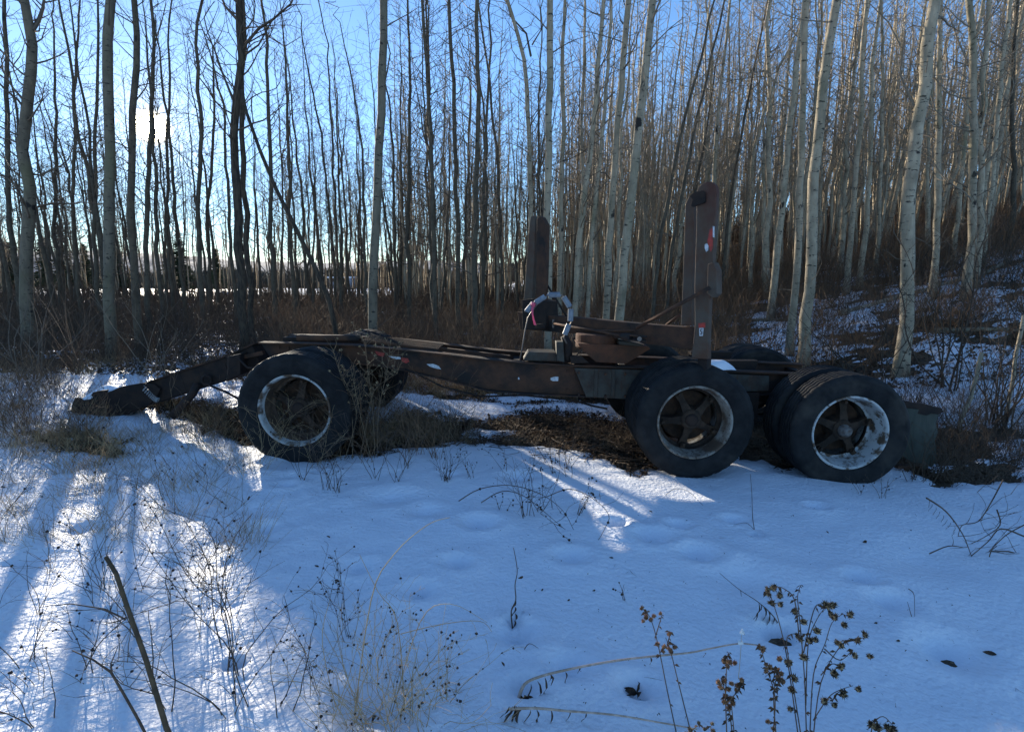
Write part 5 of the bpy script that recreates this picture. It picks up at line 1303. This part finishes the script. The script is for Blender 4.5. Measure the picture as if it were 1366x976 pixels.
# the big bush of dead stalks at bottom centre
S = []; rng = random.Random(33); b = on_snow(500, 955); b.z -= .02; tips = []
for k in range(95):
    a = rng.uniform(0, 6.28); d = np.array([math.cos(a) * rng.uniform(.1, .75), math.sin(a) * .4 , 1]); d /= math.sqrt(d @ d)
    p0 = (b.x + rng.gauss(.05, .10), b.y + rng.gauss(-.05, .07), b.z - .05)
    q, _ = grow(S, p0, d, rng.uniform(.20, .62), rng.uniform(.0011, .0024), 2, rng, step=.04, up=-.06, wig=.14, kids=.22, klen=.6, minr=.0006); tips.append(q)
arch(S, [(470, 975), (495, 800), (525, 740), (570, 700), (600, 690)], .0026, [b.y] * 5); arch(S, [(540, 950), (530, 830), (505, 790), (480, 740)], .0022, [b.y] * 4)
arch(S, [(520, 960), (560, 830), (600, 805), (650, 830)], .002, [b.y, b.y, b.y - .05, b.y - .1]); arch(S, [(455, 970), (430, 860), (440, 800)], .002, [b.y] * 3)
arch(S, [(535, 845), (590, 832), (640, 828), (656, 842)], .002, [b.y] * 4); arch(S, [(560, 945), (600, 950), (625, 948)], .0018, [b.y] * 3)
e = plant('dead_stalk_bush', 'bush of curling straw-coloured dead stalks at bottom centre', 'dead plant', b, S, M['straw'])
pods(e, [s_[3:6] for s_ in rng.sample(S, 60)], .0055, M['pod'], 9, 'seed_pod', (5, 4))
BL_ = ['beaded thin weed standing behind the dead stalk bush', 'beaded thin weed within the right half of the dead stalk bush', 'beaded thin weed at the left foot of the dead stalk bush', 'beaded thin weed at the far right of the dead stalk bush', 'small beaded weed farthest back, up-left of the dead stalk bush', 'beaded thin weed in the middle of the dead stalk bush']
for k, (px, py, h) in enumerate(((470, 850, 120), (560, 900, 110), (420, 930, 130), (600, 930, 120), (445, 800, 60), (500, 900, 130))):
    weed('dry_weed', BL_[k], px, py, h, 2700 + k, M['straw'] if k % 2 else M['stem_dark'], 5, .45, 'beaded weeds round the dead stalk bush', npod=22, podr=.0045, rr=.0014)
TL = ['tall dark branching weed rising beside the foot of the olive broken stick', 'tallest dark branching weed, right of the olive broken stick at the bottom edge', 'tall dark weed behind the tallest one, in the brightest lit snow',
      'dark branching weed left of the olive broken stick', 'short dark branching weed near the left edge of the snow', 'dark branching weed on the shadow edge left of the dead stalk bush', 'dark branching weed behind the middle of the olive broken stick', 'dark branching weed in the bottom left corner']
for k, (px, py, h) in enumerate(((225, 940, 190), (300, 960, 230), (320, 900, 220), (110, 900, 150), (40, 880, 120), (370, 950, 160), (180, 850, 150), (60, 960, 140))):
    weed('dry_weed', TL[k], px, py, h, 2800 + k, M['stem_dark'], 3, .5, 'taller weeds at bottom left', npod=5, podr=.005, rr=.0026)

# olive stick and its companion at lower left
S = []; Y1 = 1.45
e = empty('broken_stick', P(225, 990, Y1), 'thick olive broken stick leaning up from the bottom edge at lower left', 'stick')
mb = MB(); q = [P(a, b, Y1) for a, b in [(240, 1010), (222, 970), (195, 880), (170, 810), (155, 765), (141, 742)]]; mb.tube(q, [.0085, .008, .0072, .0065, .006, .0055], 10); build('stick', mb, M['stem_olive'], e, sm=True)
mb = MB(); mb.tube([P(168, 826, Y1), P(140, 812, Y1), (P(95, 805, Y1)), P(60, 808, Y1)], [.0028, .0022, .0016, .001], 6); build('side_twig', mb, M['stem_dark'], e)
mb = MB(); mb.tube([P(168, 823, Y1), P(158, 828, Y1), P(140, 832, Y1)], [.002, .002, .001], 6); build('side_twig', mb, M['stem_dark'], e)
e = empty('dark_stick', P(197, 985, 1.42), 'dark forked twig beside the olive stick, nearer the left edge', 'stick')
mb = MB(); q = [P(a, b, 1.42) for a, b in [(205, 1000), (185, 960), (165, 925), (148, 896), (125, 880), (96, 867)]]; mb.tube(q, [.0042, .004, .0036, .0034, .0024, .0016], 8); build('stick', mb, M['stem_dark'], e, sm=True)
mb = MB(); mb.tube([P(149, 897, 1.42), P(148, 885, 1.42), P(157, 862, 1.42)], [.003, .002, .001], 6); build('side_twig', mb, M['stem_dark'], e)
# tall dark weeds crossing the lit snow
for k, (pts, lab) in enumerate((([(350, 985), (315, 900), (300, 815), (270, 790), (245, 760), (215, 700), (190, 660)], 'long dark cane arching left across the lit snow'),
                                ([(318, 985), (312, 900), (308, 830), (290, 780), (285, 720), (250, 690), (180, 670)], 'second long dark cane, arching left beyond the first'),
                                ([(300, 880), (285, 820), (280, 760), (262, 720), (240, 690), (170, 650)], 'slim dark cane farther back whose tip bends far left'))):
    b = on_snow(min(pts[0][0], 400), 950 if k < 2 else 870); S = []; ys_ = np.linspace(b.y, b.y + .35, len(pts)); arch(S, pts, .0026, list(ys_)); rng = random.Random(70 + k)
    for j in range(16):
        c = S[rng.randrange(4, len(S))]; grow(S, c[3:6], (rng.uniform(-1, 1), rng.uniform(-.4, .4), rng.uniform(0, 1)), rng.uniform(.08, .25), .0014, 1, rng, step=.04, kids=.3, minr=.0006)
    e = plant('cane', lab, 'weed', b, S, M['stem_dark']); pods(e, [c[3:6] for c in rng.sample(S, 18)], .0045, M['pod'], 70 + k, 'seed_pod', (5, 4))

# thistle-like seed heads, lower right
Y2 = 1.62
def headed(nm, lab, stems, heads, hm, hr, Yp, m, seed, bits=60, group=None, rough=.45):
    S = []; base = P(stems[0][0][0], stems[0][0][1], Yp); rng = random.Random(seed)
    for pts in stems: arch(S, pts, .0024, [Yp + rng.uniform(-.02, .02)] * len(pts))
    e = plant(nm, lab, 'seed plant', base, S, m, group)
    mb = MB(); mb.blob((0, 0, 0), .62, rng, (9, 6), .3, (1, 1, 1.1))
    for k in range(90):   # bristly scales
        th = math.acos(rng.uniform(-.9, .95)); a = rng.uniform(0, 6.28); d = Vector((math.sin(th) * math.cos(a), math.sin(th) * math.sin(a), math.cos(th)))
        s_ = d.orthogonal().normalized() * rng.uniform(.10, .22); mb.add([d * .5 - s_, d * .5 + s_, d * rng.uniform(.85, 1.35) + Vector((rng.gauss(0, .12), 0, rng.uniform(0, .45)))], [(0, 1, 2)])
    me = D.meshes.new('seed_head'); me.from_pydata(np.concatenate(mb.v).tolist(), [], mb.f); me.materials.append(hm)
    for (a, b) in heads:
        o = D.objects.new('seed_head', me); C.objects.link(o); o.parent = e; s_ = hr * rng.uniform(.8, 1.2); o.scale = (s_, s_, s_ * 1.0)
        o.location = P(a, b, Yp + rng.uniform(-.03, .03)) - WL[e.name]; o.rotation_euler = (rng.gauss(0, .7), rng.gauss(0, .7), rng.uniform(0, 6))
    # curled leaves down the stems
    mb = MB()
    for k in range(bits):
        c = S[rng.randrange(len(S))]; p = Vector(c[3:6]); a = rng.uniform(0, 6.28); d = Vector((math.cos(a), math.sin(a) * .5, rng.uniform(-1, .2))).normalized(); L = rng.uniform(.008, .022); s_ = d.orthogonal().normalized() * L * .22
        mb.add([p, p + d * L * .5 + s_, p + d * L * .5 - s_, p + d * L + Vector((0, 0, -.3 * L))], [(0, 1, 3), (0, 3, 2)])
    if bits: tag(build('withered_leaves', mb, M['leaf_brown'], e), kind='stuff')
    return e
headed('thistle_plant', 'tall dead thistle-like plant with many round bristly brown heads at lower right', 
       [[(1076, 990), (1073, 900), (1066, 820), (1064, 795), (1068, 780)], [(1066, 990), (1052, 890), (1042, 840), (1030, 800), (1022, 788)], [(1080, 990), (1085, 900), (1100, 860), (1110, 830), (1125, 818)],
        [(1084, 990), (1095, 910), (1122, 860), (1140, 852), (1158, 850)], [(1075, 940), (1078, 860), (1090, 825), (1105, 805)], [(1066, 850), (1060, 800), (1046, 785), (1036, 782)], [(1095, 900), (1110, 885), (1120, 890)],
        [(1072, 870), (1085, 815), (1094, 805), (1104, 806)], [(1085, 960), (1105, 930), (1120, 920), (1138, 914)], [(1100, 865), (1120, 880), (1138, 866)], [(1070, 990), (1056, 900), (1050, 850), (1075, 845)], [(1110, 935), (1116, 925), (1124, 920)]],
       [(1024, 786), (1032, 784), (1024, 791), (1040, 794), (1030, 804), (1041, 806), (1061, 816), (1072, 829), (1102, 807), (1110, 807), (1108, 818), (1113, 823), (1126, 833), (1134, 820), (1090, 841), (1064, 848), (1068, 852), (1080, 854), (1088, 853), (1154, 846), (1144, 854), (1117, 857), (1122, 860), (1140, 874), (1160, 875), (1122, 889), (1113, 898), (1145, 919), (1125, 925), (1113, 940), (1052, 884), (1054, 945), (1072, 876), (1100, 935), (1060, 905), (1056, 920)],
       M['seed_brown'], .0130, Y2, M['stem_dark'], 81, 160)
headed('tansy_plant', 'dead plant with rust-brown flat flower clusters, leftmost of the group at lower right', [[(905, 990), (890, 920), (878, 860), (868, 825), (858, 812)], [(925, 990), (905, 910), (895, 870), (888, 850)], [(874, 850), (880, 830), (883, 820)], [(880, 870), (895, 858), (902, 862)], [(890, 860), (893, 848), (893, 842)]],
       [(856, 811), (862, 823), (868, 826), (858, 828), (872, 821), (881, 818), (893, 845), (877, 859), (886, 862), (892, 864), (900, 863), (884, 868), (895, 868)], M['seed_rust'], .0100, 1.72, M['stem_dark'], 82, 50)
headed('tansy_plant', 'dead plant with stacked rust-brown clusters, standing at the right end of the fallen stalk', [[(970, 990), (968, 930), (970, 880), (972, 870)], [(978, 990), (972, 940), (962, 905)], [(968, 940), (985, 920), (993, 908)], [(980, 985), (975, 930)]],
       [(966, 882), (974, 883), (980, 884), (970, 888), (958, 910), (966, 908), (975, 911), (984, 914), (962, 917), (972, 919), (982, 920), (990, 907), (968, 928), (975, 931), (966, 936), (978, 938), (972, 944)], M['seed_rust'], .0100, 1.60, M['brush_red'], 83, 120)
headed('tansy_plant', 'dead plant with tawny clusters standing close left of the thistle-like plant', [[(1036, 990), (1032, 930), (1036, 900), (1032, 890)], [(1030, 990), (1034, 930), (1022, 890), (1015, 862)], [(1034, 920), (1042, 905)]],
       [(1013, 862), (1018, 866), (1022, 886), (1028, 890), (1036, 894), (1042, 898), (1038, 905), (1044, 908), (1022, 895), (1040, 878), (1024, 962), (1032, 972)], M['seed_rust'], .0100, 1.58, M['brush_red'], 84, 110)
headed('thistle_plant', 'small nodding plant with three dark bristly heads at the bottom edge, right of the others', [[(1160, 990), (1165, 965), (1178, 955), (1192, 968)], [(1170, 990), (1172, 966), (1163, 960)], [(1178, 990), (1186, 968)]], [(1163, 966), (1170, 970), (1190, 972), (1184, 970)], M['seed_brown'], .0130, 1.52, M['stem_dark'], 85, 10)
headed('thistle_plant', 'low cluster of brown heads at the bottom edge below the rust-brown plants', [[(915, 990), (925, 972), (935, 966)], [(950, 990), (948, 968)], [(905, 990), (915, 975)]], [(932, 964), (950, 965), (920, 972), (940, 972), (952, 974)], M['seed_brown'], .0085, 1.50, M['brush_red'], 86, 20)

# fallen pale stalks with hanging leaves
def leaf_mb(mb, p, d, L, w, rng):
    d = Vector(d).normalized(); s_ = d.orthogonal().normalized(); n = 5; V = []
    for i in range(n + 1):
        t = i / n; c = Vector(p) + d * L * t + Vector((.15 * L * math.sin(t * 4 + rng.random()), 0, 0)); ww = w * math.sin(math.pi * (t * .92 + .04)); V += [c + s_ * ww, c + Vector((0, .3 * w, 0)), c - s_ * ww]
    mb.add(V, [(3 * i + k, 3 * i + k + 1, 3 * i + 4 + k, 3 * i + 3 + k) for i in range(n) for k in (0, 1)])
for k, (pts, Yp, lab, hang) in enumerate((([(692, 930), (700, 912), (720, 902), (760, 892), (820, 881), (870, 875), (920, 870), (950, 864), (985, 858), (1010, 860)], 1.85, 'long pale fallen stalk with curled dark leaves, lying aslant toward the brown seed plants', [(706, 912, 26), (716, 908, 30), (724, 903, 28), (734, 899, 14), (752, 896, 22), (735, 900, 16), (772, 889, 10), (866, 876, 14), (940, 870, 8)]),
                                      ([(680, 945), (715, 944), (760, 948), (820, 953), (880, 963), (930, 972)], 1.72, 'second pale fallen stalk, nearer the bottom edge', [(706, 946, 22), (714, 946, 24), (732, 946, 26), (758, 948, 22), (780, 950, 18)]))):
    q = [P(a, b, Yp) for a, b in pts]; S = []; arch(S, pts, .0072, [Yp] * len(pts)); e = plant('fallen_stalk', lab, 'stalk', q[0], S, M['stalk']); rng = random.Random(90 + k)
    for (a, b, L) in hang:
        mb = MB(); leaf_mb(mb, P(a, b, Yp), (rng.uniform(-.3, .3), rng.uniform(-.2, .2), -1), L / F * Yp * 1.1, .006, rng); build('hanging_leaf', mb, M['leaf_dark'], e)
    mb = MB(); r_ = rng
    for j in range(9): leaf_mb(mb, q[0] + Vector((rng.uniform(-.02, .04), 0, .01)), (rng.uniform(-.5, .5), rng.uniform(-.5, .5), -1), .06, .01, rng)
    tag(build('withered_leaves', mb, M['leaf_dark'], e), kind='stuff')
S = []; arch(S, [(985, 905), (988, 870), (989, 848), (990, 842)], .0012, [1.68] * 4); e = plant('white_tuft_plant', 'thin stem topped by one small white fluffy tuft above the pale fallen stalk', 'seed plant', P(985, 905, 1.68), S, M['straw'])
pods(e, [P(990, 843, 1.68), P(988, 857, 1.68)], .008, M['white'], 3, 'seed_head', (7, 5), .4); 

# small upright withered stick in open snow
b = on_snow(685, 836); S = []; arch(S, [(684, 840), (682, 815), (688, 800), (687, 780), (690, 760), (685, 730)], .0036, [b.y] * 6)
e = plant('withered_shoot', 'short dark knobbly shoot with one rusty leaf, alone in the blue shade at centre', 'shoot', b, S, M['stem_dark'])
mb = MB(); rng = random.Random(6); leaf_mb(mb, P(690, 771, b.y), (1, 0, .3), .035, .006, rng); build('leaf', mb, M['leaf_brown'], e)
for j in range(4): mb = MB(); leaf_mb(mb, P(686, 800 + 9 * j, b.y), (rng.uniform(-.4, .4), 0, -1), .05, .008, rng); build('leaf', mb, M['leaf_dark'], e)
# lone wand below the rear tandem
b = on_snow(1008, 714); S = []; arch(S, [(1008, 716), (1004, 690), (1003, 660), (1001, 632)], .003, [b.y] * 4); arch(S, [(1006, 706), (995, 697), (978, 700)], .002, [b.y] * 3)
e = plant('withered_shoot', 'thin upright wand with dark leaves at its foot, below the tandem wheels', 'shoot', b, S, M['stem_dark'])
for j in range(6): mb = MB(); leaf_mb(mb, P(1006 + rng.uniform(-3, 3), 708, b.y), (rng.uniform(-1, 1), rng.uniform(-.4, .4), -.3), .05, .012, rng); build('leaf', mb, M['leaf_dark'], e)
# drooping dark-leaved twig
b = on_snow(1044, 842); yb = b.y; S = []; arch(S, [(1046, 846), (1032, 822), (1012, 803), (985, 785), (960, 764)], .003, [yb, yb, yb, yb + .05, yb + .1]); arch(S, [(988, 787), (989, 795)], .002, [yb + .03] * 2)
e = plant('withered_shoot', 'drooping dark twig hung with black withered leaves, behind the thistle-like plant', 'shoot', b, S, M['stem_dark'])
for (a, c) in ((1010, 804), (1014, 806), (1018, 810), (1023, 815), (1030, 822), (1036, 830), (1040, 836)): mb = MB(); leaf_mb(mb, P(a, c, yb), (rng.uniform(-.2, .3), rng.uniform(-.3, .3), -1), .085, .012, rng); build('leaf', mb, M['leaf_dark'], e)
# hooked arches
for i, (pts, lab) in enumerate((([(888, 660), (900, 652), (918, 655), (938, 674)], 'small dark hooked grass arch in the snow left of the wand'), ([(1212, 785), (1218, 790), (1220, 800), (1220, 822)], 'hooked straw bent over alone in the open snow, lower right'), ([(698, 868), (706, 858), (718, 864)], 'tiny bent dark straw near the middle of the foreground'))):
    b = on_snow(*pts[-1]); S = []; arch(S, pts, .0022, [b.y] * len(pts)); plant('bent_straw', lab, 'straw', b, S, M['stem_dark'])
# fallen branch on the right
b = on_snow(1290, 735); S = []; y_ = b.y
for pts in ([(1236, 664), (1262, 682), (1284, 712), (1296, 742)], [(1338, 640), (1322, 670), (1305, 695), (1284, 700), (1278, 715)], [(1366, 715), (1335, 705), (1318, 722), (1290, 745), (1272, 750)], [(1366, 745), (1345, 735), (1310, 738), (1295, 748)], [(1330, 680), (1334, 700), (1315, 715), (1295, 725)], [(1240, 738), (1265, 728), (1285, 730)], [(1366, 700), (1340, 715), (1310, 745)], [(1318, 752), (1322, 735), (1330, 728)]):
    arch(S, pts, .0052, [y_ + rng.uniform(-.08, .08)] * len(pts))
for j in range(26):
    c = S[rng.randrange(len(S))]; grow(S, c[3:6], (rng.uniform(-1, 1), rng.uniform(-.4, .4), rng.uniform(-.2, .8)), rng.uniform(.08, .25), .002, 1, rng, step=.05, kids=.3, minr=.001)
e = plant('fallen_branch', 'dark fallen branch with forking twigs on the snow at the right edge', 'branch', b, S, M['stem_dark'])
for j in range(8): mb = MB(); leaf_mb(mb, P(1238 + j * 5, 667 + j * 5, y_), (rng.uniform(-.5, .5), 0, -1), .05, .009, rng); build('leaf', mb, M['leaf_dark'], e)
# loose leaves and bits on the snow
LV = [(1150, 724, 'long dark leaf scrap lying flat, below the mud flap'), (1328, 874, 'dark curled leaf in a hollow near the right edge'), (790, 789, 'small dark leaf by itself, right of the withered shoot'), (818, 745, 'small curled leaf below the arching bramble'), (1200, 855, 'short dark folded leaf in the lower right snow'), (721, 789, 'dark round seed scrap just right of the withered shoot'), (756, 802, 'tiny dark seed scrap left of the small pale grass sprig'), (848, 926, 'dark leaf clump half sunk in a hollow above the second fallen stalk'), (870, 684, 'small dark upright scrap in the snow left of the hooked arch'), (1058, 690, 'two dark scraps in the snow right of the wand'), (700, 735, 'small dark twisted scrap above the withered shoot'), (672, 890, 'dark speck of leaf left of the tiny bent straw'), (1222, 690, 'small scrap of leaf left of the fallen branch'), (440, 718, 'tiny dark scrap by the sunlit edge'), (425, 757, 'small dark leaf scrap lying on the shaded edge below it'), (1165, 832, 'thin diagonal straw scrap right of the bristly heads'), (1105, 712, 'faint thin scrap, farther left along the row below the rear wheel')]
for j, (a, b_, lab) in enumerate(LV):
    rng = random.Random(j); p = on_snow(a, b_); mb = MB(); L = .045 if j in (0, 1) else (.06 if j == 7 else .022); leaf_mb(mb, p + Vector((0, 0, .006)), (rng.uniform(-1, 1), rng.uniform(-.3, .3), .08 if j < 7 else .3), L, L * .22, rng)
    if j == 7:
        for _ in range(4): leaf_mb(mb, p + Vector((0, 0, .01)), (rng.uniform(-1, 1), rng.uniform(-1, 1), .4), .06, .014, rng)
    o = build('fallen_leaf', mb, M['leaf_dark'], None, at=p); tag(o, lab, 'leaf')
# sparse crumbs of bark over the snow
def gen_fg(rng, n):
    Y = 1.6 + 5.2 * rng.rand(n); X = rng.uniform(-1.05, 1.05, n) * Y; Z_ = ground(X, Y) + snow_cover(X, Y) + snow_rel(X, Y); return np.stack([X, Y, Z_ - .003], 1)
litter('bark_crumbs', 1300, gen_fg, M['pod'], 'tiny dark crumbs scattered over the snow', 12, (.002, .006))
